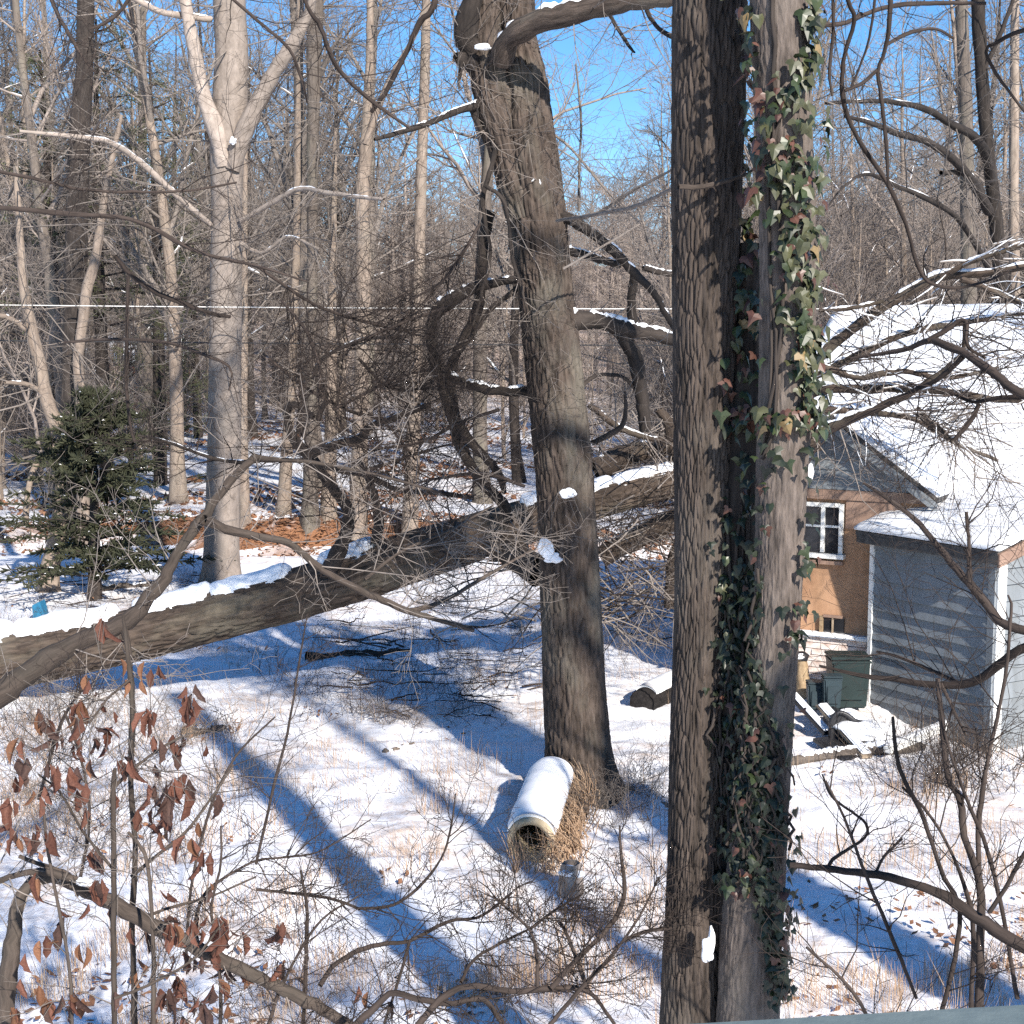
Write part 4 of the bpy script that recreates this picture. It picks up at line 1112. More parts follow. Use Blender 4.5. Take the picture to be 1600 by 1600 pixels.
TR = [
 ('thick dark trunk with shaggy upper foliage behind the cedar, near the left edge', [(138, -300, 22), (134, 0, 26), (132, 110, 26), (124, 220, 32), (119, 400, 34), (114, 600, 36), (110, 760, 40), (108, 830, 46)], 33, 'bark_dark', 40),
 ('twisting pale trunk leaning right with bare snowy stubs at the left edge', [(25, 260, 8), (32, 380, 12), (36, 440, 15), (48, 510, 18), (62, 570, 20), (72, 620, 21), (92, 680, 23), (100, 740, 24), (92, 820, 26), (78, 890, 30), (76, 925, 34)], 0, 'bark_tan', 30),
 ('slim pale crooked trunk rising just right of the twisting left trunk', [(190, 180, 6), (165, 300, 10), (150, 400, 15), (136, 450, 17), (130, 500, 16), (122, 560, 16), (126, 620, 18), (128, 700, 20), (130, 800, 22), (128, 850, 26)], 0, 'bark_tan', 26),
 ('straight grey trunk with a dark lower half, right of the pale forked tree', [(492, -200, 20), (492, 0, 26), (490, 150, 20), (488, 300, 17), (488, 420, 16), (487, 560, 18), (486, 700, 22), (484, 838, 30)], 0, 'bark_grey', 40),
 ('light trunk forking into a wide V against the sky', [(577, -200, 8), (578, 60, 12), (575, 150, 15), (572, 230, 20), (566, 310, 22), (568, 420, 24), (566, 560, 24), (562, 700, 26), (558, 842, 32)], 0, 'bark_tan', 40),
 ('straight mottled trunk just left of the leaning middle tree', [(668, -200, 10), (665, 60, 14), (662, 170, 16), (658, 280, 17), (655, 400, 18), (650, 560, 20), (645, 700, 22), (640, 842, 28)], 0, 'bark_tan', 40),
 ('thin grey trunk standing between the pale forked tree and its straight dark neighbour', [(470, -100, 10), (468, 80, 12), (466, 220, 13), (464, 360, 13), (458, 520, 14), (450, 680, 18), (440, 836, 24)], 0, 'bark_tan', 30),
 ('short tan trunk on the creek bank right of the straight grey trunk', [(524, 200, 6), (520, 400, 12), (518, 560, 16), (516, 700, 20), (512, 836, 28)], 0, 'bark_tan', 26),
 ('sunlit tan trunk beside the foot of the pale forked tree', [(384, 120, 6), (382, 350, 10), (381, 540, 13), (380, 680, 15), (382, 838, 20)], 0, 'bark_tan', 24),
 ('dark straight trunk in the right wood, upper right corner', [(1526, -200, 18), (1528, 0, 20), (1534, 110, 20), (1542, 220, 19), (1552, 310, 20), (1562, 420, 22), (1575, 640, 26), (1585, 860, 32)], 27, 'bark_dark', 30),
 ('light grey trunk right of the dark one, upper right corner', [(1500, -200, 14), (1502, 0, 18), (1508, 150, 20), (1512, 320, 22), (1514, 520, 26), (1514, 820, 34)], 30, 'bark_grey', 34),
 ('pale slender trunk at the far right edge of the wood', [(1588, -200, 10), (1586, 0, 12), (1585, 150, 14), (1584, 300, 15), (1586, 500, 18), (1590, 820, 24)], 33, 'bark_tan', 30),
]
for k, (lb, pix, D, mt_, tw) in enumerate(TR):
    if not D: D = G(pix[-1][0], pix[-1][1]).y
    lm = []
    if k == 4:
        lm = [([(572, 225, 12), (590, 170, 10), (612, 120, 10), (640, 70, 9), (665, 10, 8), (680, -60, 6)], D - .1, D - .8)]
    if k == 1:
        lm = [([(48, 520, 9), (20, 500, 9), (-10, 490, 7)], D, D - .5), ([(70, 615, 9), (40, 600, 8), (8, 598, 6)], D, D - .5), ([(98, 690, 11), (60, 720, 10), (45, 760, 9), (40, 820, 10)], D, D - .5), ([(92, 700, 10), (140, 688, 9), (180, 700, 5)], D, D - .4)]
    if k == 9:
        lm = [([(1548, 285, 16), (1540, 240, 15), (1520, 212, 14), (1490, 196, 12), (1450, 172, 10), (1400, 160, 8), (1340, 158, 6), (1290, 162, 5)], D - .2, D - 5),
              ([(1545, 330, 15), (1520, 285, 14), (1490, 250, 13), (1450, 222, 11), (1400, 208, 9), (1355, 190, 7), (1320, 182, 5)], D - .2, D - 5.5),
              ([(1535, 300, 10), (1510, 272, 10), (1470, 270, 6)], D - .2, D - 2), ([(1532, 120, 8), (1560, 60, 7), (1590, -20, 5)], D, D - .5),
              ([(1545, 420, 9), (1500, 345, 9), (1450, 312, 8), (1400, 290, 7), (1355, 272, 6), (1320, 290, 4), (1285, 335, 3)], D - 1, D - 6)]
    traced_tree(lb, pix, D, M[mt_], lm, tw, 60 + k, 1, 26, .012, 10, (1.0, 3.0), .018, gap=.25, rows=110)

# ================================================================== SMALL THINGS ON THE GROUND
def ring_tube(name, p0, p1, ro, ri_, mat, parent, sides=48, rows=24, wob=.0):
    """hollow pipe from p0 to p1"""
    p0, p1 = Vector(p0), Vector(p1)
    ax = (p1 - p0).normalized(); n1 = ax.cross(Vector((0, 0, 1))).normalized(); n2 = n1.cross(ax)
    V, Fc = [], []
    loops = [(t, ro) for t in np.linspace(0, 1, rows)] + [(t, ri_) for t in np.linspace(1, 0, rows)]
    for t, r in loops:
        for k in range(sides):
            an = k * 2 * math.pi / sides
            V.append(tuple(p0 + (p1 - p0) * t + (n1 * math.cos(an) + n2 * math.sin(an)) * r - parent.location))
    nl = len(loops)
    for i in range(nl):
        j = (i + 1) % nl
        for k in range(sides):
            Fc.append((i * sides + k, i * sides + (k + 1) % sides, j * sides + (k + 1) % sides, j * sides + k))
    V = np.array(V); V += wob * np.stack([noise3(V * 9), noise3(V * 9 + 7), noise3(V * 9 + 3)], 1)
    return obj(name, mesh_raw(name, V, np.array(Fc)), mat, parent)

def cap_snow(name, p0, p1, r, th, parent, span=1.25, nu=26, nv=40, seed=0.):
    """snow lying over the upper side of a round thing"""
    p0, p1 = Vector(p0), Vector(p1)
    ax = (p1 - p0).normalized(); n1 = ax.cross(Vector((0, 0, 1))).normalized(); n2 = n1.cross(ax)
    if n2.z < 0: n2 = -n2
    u = np.linspace(-span, span, nu)
    V = []
    for layer in (1, 0):
        for t in np.linspace(0, 1, nv):
            for q in u:
                k = math.sqrt(max(0, 1 - (abs(q) / span) ** 3)) * min(1, .45 + 6 * min(t, 1 - t)) 
                c = p0 + (p1 - p0) * t
                rr = r + (.004 + th * k * layer)
                V.append(tuple(c + (n1 * math.sin(q) + n2 * math.cos(q)) * rr - parent.location))
    V = np.array(V); n = nu * nv
    V[:n] += .012 * np.stack([noise3(V[:n] * 5 + seed), noise3(V[:n] * 5 + 7), noise3(V[:n] * 4 + 3)], 1)
    i = np.arange(nv - 1)[:, None] * nu + np.arange(nu - 1)[None]
    F1 = np.stack([i, i + 1, i + nu + 1, i + nu], -1).reshape(-1, 4)
    ring = list(range(nu)) + [q * nu + nu - 1 for q in range(1, nv)] + [(nv - 1) * nu + k for k in range(nu - 2, -1, -1)] + [q * nu for q in range(nv - 2, 0, -1)]
    F2 = np.array([(ring[k], ring[(k + 1) % len(ring)], ring[(k + 1) % len(ring)] + n, ring[k] + n) for k in range(len(ring))])
    return obj(name, mesh_raw(name, V, np.vstack([F1, F2])), M['snow'], parent)

# concrete pipe
f0 = P(829, 1352, 11.75); f1 = P(863, 1238, 13.45)
f0.z = tz(f0.x, f0.y) + .20; f1.z = tz(f1.x, f1.y) + .24
pipe = empty('concrete_pipe', Vector((f0.x, f0.y, tz(f0.x, f0.y))), 'snow topped concrete pipe with a round hole, lying at the foot of the leaning tree', 'pipe')
ring_tube('pipe_wall', f0, f1, .205, .148, M['concrete'], pipe, wob=.004)
cap_snow('snow', f0 + (f1 - f0) * .02, f1, .205, .055, pipe, 1.35)
# split stub beside it
q = G(892, 1398)
stb = empty('stump', q, 'short pale snow capped stump just right of the concrete pipe', 'stump')
p_ = np.array([[q.x + .00, q.y, q.z + .27, .075], [q.x, q.y, q.z + .2, .09], [q.x, q.y, q.z + .1, .10], [q.x, q.y, q.z - .06, .115]])
v, f, a = trunk_arrays(resample(p_, 40), 40, .008, 20, 3, .18, None, tuple(q), 4.)
obj('trunk', mesh_raw('trunk', v, f, a), M['bark_pale'], stb)
blob('snow', 892, 1362, 38, 16, q.y - .01, stb, seed=20., depth=.9)
# heap of dead grass and vines against the pipe
hv = Tubes(); rr = random.Random(5)
for k in range(520):
    t = rr.random()
    b = f0 + (f1 - f0) * t + Vector((.24 + abs(rr.gauss(0, .09)), rr.gauss(0, .1), -.2))
    hgt = rr.uniform(.12, .42)
    lean = Vector((-.16 + rr.gauss(0, .12), -.10 + rr.gauss(0, .15), hgt))
    hv.add([tuple(b), tuple(b + lean * .5 + Vector((.03, 0, .03))), tuple(b + lean)], [.006, .005, .002], 3)
for k in range(60):
    b = f0 + Vector((rr.uniform(-.18, .24), rr.uniform(-.22, -.04), -.22))
    lean = Vector((rr.gauss(0, .07), rr.gauss(0, .06), rr.uniform(.15, .42)))
    hv.add([tuple(b), tuple(b + lean * .55 + Vector((.015, 0, 0))), tuple(b + lean)], [.005, .004, .0015], 3)
o = hv.build('dead_grass', M['grass'])
tag(o, 'tangle of dead tan grass leaning on the right side of the concrete pipe', 'dead grass', kind='stuff')

# black culvert lying behind
c0, c1 = P(1003, 1066, 17.0), P(1110, 1062, 18.6)
c0.z = tz(c0.x, c0.y) + .07; c1.z = tz(c1.x, c1.y) + .08
cul = empty('cut_log', Vector((c0.x, c0.y, tz(c0.x, c0.y))), 'short dark cut log with snow on top, left of the nearest twin trunk', 'log')
rw = np.array([[*(c0 + (c1 - c0) * t), .175 + .012 * math.sin(9 * t)] for t in np.linspace(0, 1, 40)])
v, f, a = trunk_arrays(rw, 36, .012, 16, 3, .08, None, tuple(cul.location), 6., (.045, .2))
obj('trunk', mesh_raw('trunk', v, f, a), M['bark_black'], cul)
tt = Tubes(); ax_ = (c1 - c0).normalized()
tt.add([tuple(c0 + ax_ * .02), tuple(c0 + ax_ * .012), tuple(c0 + ax_ * .008)], [.17, .12, .004], 28)
tt.build('cut_end', M['bark_black'], cul)
cap_snow('snow', c0 + (c1 - c0) * .06, c1, .18, .05, cul, .9, 16, 16)

# barrel and bins by the house
def bin_(label, px0, px1, pyt, pyb, D, mat, kind):
    a, b = P(px0, pyb, D), P(px1, pyb, D)
    z0 = P((px0 + px1) / 2, pyb, D).z
    zt_ = P((px0 + px1) / 2, pyt, D).z
    c = (a + b) / 2; r = (b.x - a.x) / 2
    root = empty('barrel' if kind == 'barrel' else 'storage_bin', (c.x, c.y, z0), label, 'barrel' if kind == 'barrel' else 'bin')
    hgt = zt_ - z0
    if kind == 'barrel':
        prof = [(0, .92), (.06, .97), (.10, 1.), (.30, 1.), (.32, 1.035), (.345, 1.035), (.365, 1.), (.63, 1.), (.65, 1.035), (.675, 1.035), (.695, 1.), (.92, 1.), (.94, 1.03), (1., 1.03), (1., .95), (.95, .93)]
        V, Fc, s = [], [], 40
        for t, rr_ in prof + [(.95, .0)]:
            for k in range(s):
                an = k * 2 * math.pi / s
                V.append((math.cos(an) * r * rr_, math.sin(an) * r * rr_, hgt * t))
        for i in range(len(prof)):
            for k in range(s): Fc.append((i * s + k, i * s + (k + 1) % s, (i + 1) * s + (k + 1) % s, (i + 1) * s + k))
        obj('body', mesh_raw('body', V, Fc), mat, root)
        V2 = [(x * .93, y * .93, hgt * .955) for x, y, _ in V[:s]]
        ss = Tubes(); ss.add([(c.x, c.y, z0 + hgt * .94), (c.x, c.y, z0 + hgt * .985), (c.x, c.y, z0 + hgt * .999)], [r * .93, r * .88, r * .02], 32)
        ss.build('lid', mat, root)
    else:
        w = r
        import bmesh
        bm = bmesh.new(); bmesh.ops.create_cube(bm, size=1)
        for v in bm.verts:
            k = .86 if v.co.z < 0 else 1.
            v.co = Vector((v.co.x * 2 * w * k, v.co.y * 2 * w * .8 * k, (v.co.z + .5) * hgt * .9))
        bmesh.ops.bevel(bm, geom=list(bm.edges), offset=.018, segments=2, affect='EDGES')
        me = bpy.data.meshes.new('body'); bm.to_mesh(me); bm.free(); obj('body', me, mat, root)
        box('lid', (c.x, c.y, z0 + hgt * .93), (2.12 * w, 1.75 * w, hgt * .05), mat, root, None, .008)
        box('rim', (c.x, c.y, z0 + hgt * .86), (2.06 * w, 1.70 * w, hgt * .04), mat, root, None, .006)
        for dz in (.3,):
            box('panel', (c.x, c.y - w * .80, z0 + hgt * .42), (1.3 * w, .03, hgt * .5), mat, root, None, .006)
    return root
bin_('tall dark green lidded bin standing by the shed corner', 1293, 1353, 1018, 1102, 16.35, M['green_plastic'], 'bin')
bin_('grey green plastic bin standing in front of the dark green bin', 1284, 1313, 1052, 1106, 15.95, M['blue_plastic'], 'bin')
bin_('low blue grey plastic bin left of the other bin', 1260, 1288, 1062, 1108, 16.1, M['blue_plastic'], 'bin')
# split post with snow
q = G(1252, 1092); 
post = empty('stump', q, 'pale split wooden stump with a dark snowy cap, beside the twin trunk and the bins', 'stump')
p_ = np.array([[q.x - .0, q.y, q.z + .50, .055], [q.x, q.y, q.z + .38, .075], [q.x + .01, q.y, q.z + .2, .085], [q.x + .02, q.y, q.z - .05, .10]])
v, f, a = trunk_arrays(resample(p_, 24), 24, .012, 16, 3, .2, None, tuple(q), 9.)
obj('trunk', mesh_raw('trunk', v, f, a), M['splinter'], post)
ct = Tubes(); ct.add([(q.x - .02, q.y, q.z + .49), (q.x, q.y, q.z + .56), (q.x, q.y, q.z + .58)], [.085, .09, .03], 12); ct.build('cap', M['black_plastic'], post)
blob('snow', 1247, 1024, 34, 8, q.y, post, seed=22., depth=.8)
# scrap under snow beside the shed
def plank(label, a, b, w, th, mat, snow=True, cat='board'):
    a, b = Vector(a), Vector(b)
    ax = (b - a).normalized(); sx = ax.cross(Vector((0, 0, 1))).normalized(); uz = sx.cross(ax)
    if uz.z < 0: uz = -uz; sx = -sx
    root = empty('scrap_board', a, label, cat)
    c = (a + b) / 2
    box('board', c, ((b - a).length, w, th), mat, root, (tuple(ax), tuple(sx), tuple(uz)), .003)
    if snow:
        o = box('snow', c + uz * (th / 2 + .018), ((b - a).length * .97, w * .9, .035), M['snow'], root, (tuple(ax), tuple(sx), tuple(uz)), .014)
    return root
def gz(px, py, dz):
    q = G(px, py); return Vector((q.x, q.y, q.z + dz))
plank('dark snowy board leaning up to the left of the scrap heap', gz(1292, 1160, .1), gz(1236, 1132, .35), .10, .04, M['black_plastic'])
plank('snow covered board slanting across the middle of the scrap heap', gz(1355, 1190, .05), gz(1282, 1140, .28), .13, .035, M['wood'])
plank('short board lying lowest in the scrap heap', gz(1330, 1190, .03), gz(1285, 1165, .08), .26, .04, M['black_plastic'], False)
# black bent sheet (plastic tub) with snow
q = G(1345, 1165)
tub = empty('plastic_tub', q, 'bent black plastic tub full of snow on the scrap heap', 'tub')
tt = Tubes()
arc = [P(1300, 1160, q.y), P(1298, 1130, q.y), P(1308, 1114, q.y), P(1322, 1116, q.y), P(1340, 1128, q.y), P(1368, 1130, q.y + .1)]
ar = resample([(a_.x, a_.y, a_.z, .022) for a_ in arc], 24)
tt.add([tuple(z_) for z_ in ar[:, :3]], [.026] * 24, 8)
tt.build('rim', M['black_plastic'], tub)
poly_slab('wall', [P(1300, 1162, q.y), P(1302, 1122, q.y), P(1318, 1118, q.y + .02), P(1345, 1132, q.y), P(1390, 1160, q.y), P(1385, 1178, q.y)], Vector((0, .5, -.02)), M['black_plastic'], tub)
blob('snow', 1348, 1140, 84, 28, q.y - .02, tub, seed=30., depth=.8)
blob('snow', 1328, 1124, 36, 30, q.y + .3, tub, seed=31., depth=.8)
# long white gutter lying on the snow
g0, g1 = gz(1385, 1192, .14), gz(1556, 1128, .20)
gut = empty('fallen_gutter', g0, 'long white gutter lying aslant in front of the grey shed', 'gutter')
gv = (g1 - g0)
gax = gv.normalized(); gsx = gax.cross(Vector((0, 0, 1))).normalized(); guz = gsx.cross(gax)
GAX = (tuple(gax), tuple(gsx), tuple(guz))
box('gutter', (g0 + g1) / 2, (gv.length, .09, .07), M['white'], gut, GAX, .008)
box('snow', (g0 + g1) / 2 + Vector((0, 0, .05)), (gv.length * .98, .085, .05), M['snow'], gut, GAX, .02)
lp = pixpath([(1232, 1236, 14), (1280, 1222, 18), (1340, 1212, 20), (1400, 1200, 20), (1440, 1190, 14)], 14.7, 15.2, 40)
for z_ in lp: z_[2] = tz(z_[0], z_[1]) + z_[3] * .9
lr = empty('fallen_branch', Vector(lp[0][:3]), 'grey fallen branch with snow on top in front of the scrap heap', 'branch')
tt = Tubes(); tt.add([tuple(z_) for z_ in lp[:, :3]], list(lp[:, 3]), 10); tt.build('wood', M['bark_grey'], lr)
tt = Tubes(); snow_on(tt, lp, .1, .95, .6, .7, 8); tt.build('snow', M['snow'], lr)
# blue tarp corner at left
tp = G(62, 972)
poly = [P(52, 975, tp.y), P(50, 946, tp.y), P(62, 940, tp.y), P(70, 965, tp.y), P(95, 975, tp.y)]
tb_ = empty('tarp', tp, 'small scrap of blue tarp behind the fallen trunk at far left', 'tarp')
poly_slab('sheet', poly, (0.02, .18, .01), M['blue_tarp'], tb_)

# logs and stones poking out of the snow
for k, (x0, y0, x1, y1, w, lb) in enumerate([(480, 1030, 640, 1020, 16, 'brown half buried branch in the shadow of the fallen trunk'),
                                             (600, 1178, 648, 1165, 10, 'small dark twig lump lying on the open snow'), (290, 1150, 350, 1140, 20, 'brushy brown lump in the snow at left'),
                                             (150, 925, 250, 915, 16, 'thin snowy log beyond the fallen trunk at left'), (975, 1235, 1045, 1262, 14, 'dark root-like branch at the right foot of the leaning tree')]):
    a, b = G(x0, y0), G(x1, y1)
    r_ = w * .5 * a.y / FPX
    rw = np.array([[*(a + (b - a) * t), r_ * (1 - .4 * t)] for t in np.linspace(0, 1, 14)])
    rng = random.Random(k)
    for z_ in rw: z_[2] = tz(z_[0], z_[1]) + r_ * .45 + rng.gauss(0, .012); z_[1] += rng.gauss(0, .02)
    root = empty('fallen_branch', Vector(rw[0][:3]), lb, 'branch')
    v, f, a2 = trunk_arrays(resample(rw, 40), 14, .006, 20, 3, .2, None, tuple(root.location), k)
    obj('wood', mesh_raw('wood', v, f, a2), M['bark_grey'] if k != 0 else M['bark_log'], root)
    tt, ts = Tubes(), Tubes()
    snow_on(ts, rw, .1, .9, .6, .7, 8, rng=rng, gap=.15)
    sprout(tt, rw, 14, rng, (.1, .5), .006, 1, (3,), .05)
    tt.build('twigs', M['twig'], root)
    if not ts.empty(): ts.build('snow', M['snow'], root)['kind'] = 'stuff'

# ================================================================== WIRES
for lb, y0, y1, D, r_, mt_ in (('pale wire stretched straight across behind the trees', 477, 478, 25.5, .009, 'wire'), ('dark wire hanging below the pale wire on the left', 531, 540, 30, .014, 'cable')):
    tt = Tubes()
    pts = []
    for t in np.linspace(0, 1, 40):
        q = P(-700 + 3600 * t, y0 + (y1 - y0) * t, D)
        q.z -= .18 * (1 - (2 * t - 1) ** 2) - .12
        pts.append(tuple(q))
    tt.add(pts, [r_] * 40, 8)
    o = tt.build('utility_wire', M[mt_]); tag(o, lb, 'wire')

# ================================================================== CEDAR
cb = G(148, 935)
ced = empty('cedar_tree', cb, 'small dark green cedar flecked with snow at left', 'tree')
rc_ = random.Random(77)
tt = Tubes(); cz = P(165, 612, cb.y).z - cb.z
tt.add([(cb.x + .1 * t, cb.y, cb.z - .1 + (cz) * t) for t in np.linspace(0, 1, 8)], list(np.linspace(.14, .02, 8)), 10)
br_ = []
for k in range(210):
    t = rc_.random() ** .85
    z_ = .35 + t * (cz - .4)
    R_ = (1 - (z_ / cz) ** 1.6) * 2.1 + .2
    an = rc_.uniform(0, 6.28); L = R_ * (rc_.uniform(.4, 1.05) + .3 * math.sin(an * 3 + z_ * 2.3))
    d = Vector((math.cos(an), math.sin(an), .25 + .3 * t))
    pts = [cb + Vector((.1 * z_ / cz, 0, z_)) + d * (L * u) + Vector((0, 0, -.22 * L * u * u)) for u in np.linspace(0, 1, 6)]
    br_.append(pts)
    tt.add([tuple(q) for q in pts], list(np.linspace(.018, .004, 6)), 4)
tt.build('trunk', M['bark_dark'], ced)
ft_, fs_ = Tubes(), Tubes()
for pts in br_:
    for k in range(62):
        u = rc_.uniform(.15, 1); i = min(4, int(u * 5)); q = pts[i].lerp(pts[i + 1], u * 5 - i)
        dd = (pts[i + 1] - pts[i]).normalized() * .6 + Vector((rc_.gauss(0, .6), rc_.gauss(0, .6), rc_.gauss(.12, .45)))
        dd.normalize(); L = rc_.uniform(.07, .2)
        ft_.add([tuple(q), tuple(q + dd * L * .5 + Vector((0, 0, -.008))), tuple(q + dd * L)], [.013, .017, .003], 3)
    for k in range(2):
        if rc_.random() < .22:
            q = pts[rc_.randrange(2, 6)] + Vector((rc_.gauss(0, .06), rc_.gauss(0, .06), .03))
            L = rc_.uniform(.02, .07); an = rc_.uniform(0, 6.28)
            e = Vector((math.cos(an), math.sin(an), rc_.uniform(-.2, .2))) * L
            fs_.add([tuple(q - e), tuple(q + Vector((0, 0, .01))), tuple(q + e)], [.004, rc_.uniform(.008, .016), .004], 6)
ft_.build('foliage', M['cedar'], ced)
fs_.build('snow', M['snow'], ced)['kind'] = 'stuff'

# ================================================================== BACKGROUND WOOD
def bare_variant(seed, hgt, r, kids, first, spread, tm, bm, snow=True, lean=.05, depth=3, sw=.22):
    """one bare tree standing at the origin: trunk, crown, snow"""
    rng = random.Random(seed)
    root = empty('bare_tree', (0, 0, 0), 'x', 'tree')
    n = 12
    pth = []
    dx, dy = rng.gauss(0, lean), rng.gauss(0, lean)
    x = y = 0
    for k in range(n + 1):
        t = k / n
        pth.append((x, y, -.3 + (hgt + .3) * t, r * (1 - t) ** .8 + .012 + r * .5 * max(0, 1 - t * 12)))
        dx += rng.gauss(0, .035); dy += rng.gauss(0, .035); dx *= .9; dy *= .9
        x += dx * hgt / n; y += dy * hgt / n
    pth = resample(pth, 40)
    v, f, a = trunk_arrays(pth, 14, .012, 10, 2, .07, None, (0, 0, 0), seed)
    obj('trunk', mesh_raw('trunk', v, f, a), bm, root)
    tw, sn = Tubes(), Tubes()
    for k in range(kids[0]):
        t = first + (1 - first) * (k + rng.random()) / kids[0]
        q = pth[min(39, int(t * 39))]
        an = rng.uniform(0, 6.28); fk = k % 5 == 2; el = rng.uniform(.95, 1.25) if fk else rng.uniform(.2, 1.0)
        d = (math.cos(an) * math.cos(el), math.sin(an) * math.cos(el), math.sin(el))
        L = spread * rng.uniform(.5, 1.1) * (1.15 - .7 * (t - first) / (1 - first)) * (1.5 if fk else 1)
        rl_ = max(.012, q[3] * (rng.uniform(.5, .75) if fk else rng.uniform(.22, .42)))
        lp_ = grow(tw, tuple(q[:3]), d, L, rl_, depth - 1, rng, sw, .05, kids[1:], .0035, 6, (28, 62))
        if snow and not fk and rng.random() < .5:
            pp = np.array([[*c_, max(.012, rl_ * (1 - .12 * i_))] for i_, c_ in enumerate(lp_[:5])])
            snow_on(sn, pp, 0, 1, .8, .9, 5, 14, rng=rng, gap=.28)
    tw.build('crown', tm, root)
    if not sn.empty(): sn.build('snow', M['snow'], root)['kind'] = 'stuff'
    return root

tall = [bare_variant(101, 19, .20, (30, 9, 8), .22, 4.2, M['twig'], M['bark_tan']),
        bare_variant(102, 22, .26, (30, 9, 8), .30, 4.6, M['twig'], M['bark_grey']),
        bare_variant(103, 17, .15, (28, 9, 8), .16, 3.6, M['twig'], M['bark_tan']),
        bare_variant(104, 20, .18, (28, 9, 8), .35, 4.0, M['twig_brown'], M['bark_grey']),
        bare_variant(105, 18, .22, (28, 9, 8), .20, 4.4, M['twig'], M['bark_dark'])]
low = [bare_variant(201, 5.5, .05, (26, 9, 7), .08, 2.2, M['twig_brown'], M['bark_tan'], True, .12),
       bare_variant(202, 4.2, .04, (26, 9, 7), .05, 2.0, M['twig'], M['bark_grey'], True, .15),
       bare_variant(203, 7.5, .07, (28, 9, 7), .10, 2.6, M['twig_brown'], M['bark_tan'], True, .1),
       bare_variant(204, 3.0, .03, (24, 8, 7), .04, 1.7, M['twig_brown'], M['bark_tan'], True, .2)]

def pine_variant(seed, hgt, first):
    rng = random.Random(seed)
    root = empty('pine_tree', (0, 0, 0), 'x', 'tree')
    pth = resample([(0, 0, -.3, .22), (.1, 0, hgt * .5, .15), (.0, .1, hgt, .03)], 40)
    v, f, a = trunk_arrays(pth, 14, .015, 10, 2, .06, None, (0, 0, 0), seed)
    obj('trunk', mesh_raw('trunk', v, f, a), M['bark_dark'], root)
    lb, nd = Tubes(), Tubes()
    for k in range(46):
        t = first + (1 - first) * k / 46
        q = Vector(pth[min(39, int(t * 39))][:3]); an = rng.uniform(0, 6.28)
        L = (1 - t) * 2.6 + .7; L *= rng.uniform(.6, 1.1)
        d = Vector((math.cos(an), math.sin(an), rng.uniform(-.05, .35)))
        pts = [q + d * (L * u) + Vector((0, 0, .15 * L * u * u)) for u in np.linspace(0, 1, 5)]
        lb.add([tuple(p) for p in pts], list(np.linspace(.035, .008, 5)), 4)
        for j in range(26):
            u = rng.uniform(.3, 1); i = min(3, int(u * 4)); c = pts[i].lerp(pts[i + 1], u * 4 - i) + Vector((rng.gauss(0, .16), rng.gauss(0, .16), rng.gauss(0, .12)))
            for m_ in range(4):
                e = Vector((rng.gauss(0, 1), rng.gauss(0, 1), rng.gauss(.2, .8))).normalized() * rng.uniform(.08, .17)
                nd.add([tuple(c), tuple(c + e * .6), tuple(c + e)], [.007, .007, .001], 3)
    lb.build('limbs', M['bark_dark'], root)
    nd.build('foliage', M['pine'], root)
    return root
pines = [pine_variant(301, 13, .40), pine_variant(302, 9, .1)]

used = set()
def place(root, x, y, s, rz, label, group):
    if root.name not in used:
        used.add(root.name); o = root
    else:
        o = copy_tree(root)
    o.location = (x, y, tz(x, y) - .05)
    o.rotation_euler = (0, 0, rz); o.scale = (s, s, s)
    o['label'] = label; o['group'] = group
    return o
ANCH = [(-400, 'beyond the left edge'), (20, 'left of the two crooked pale trunks'), (100, 'behind the cedar'), (200, 'right of the cedar'), (330, 'behind the pale forked tree'),
        (400, 'just right of the pale forked tree'), (487, 'beside the straight grey trunk'), (530, 'left of the V forked trunk'), (600, 'right of the V forked trunk'), (665, 'right of the mottled trunk'),
        (780, 'behind the leaning tree'), (900, 'right of the leaning tree'), (1060, 'behind the ivied twin trunk'), (1280, 'above the tan house'), (1400, 'above the snowy roof'), (1500, 'by the dark upper right trunk'), (1600, 'beyond the right edge')]
def where(px):
    w = ANCH[0][1]
    for a_, t_ in ANCH:
        if px >= a_: w = t_
    return w
KT = ['tall tan bare tree', 'thick grey bare tree', 'slim tan bare tree', 'brown twigged bare tree', 'dark barked bare tree']
KL = ['brown twiggy sapling', 'grey spreading sapling', 'tall brown sapling', 'low brown bush']
rp = random.Random(9)
LB_T = 'tall slender bare tree of the grey winter wood in the background'
LB_L = 'low bare brown twiggy sapling filling the background wood'
LB_P = 'green pine standing among the bare trees at upper left'
def open_sky(px):          # gaps where the photograph shows open sky between the trunks
    return 838 < px < 1052 or 590 < px < 745
cnt = 0
for k in range(900):
    if cnt >= 120: break
    y = rp.uniform(36, 96); px = rp.uniform(-260, 1860)
    x = (px - 800) / FPX * y
    if open_sky(px) and rp.random() < .93: continue
    if px > 1080 and y < 44: continue
    if 150 < px < 830 and y < 62 and rp.random() < .6: continue
    ti = rp.randrange(5); place(tall[ti], x, y, rp.uniform(.75, 1.15), rp.uniform(0, 6.28), KT[ti] + ' ' + where(px) + (', in front' if y < 52 else ', midway back' if y < 72 else ', far back'), 'bare trees of the background wood'); cnt += 1
cnt = 0
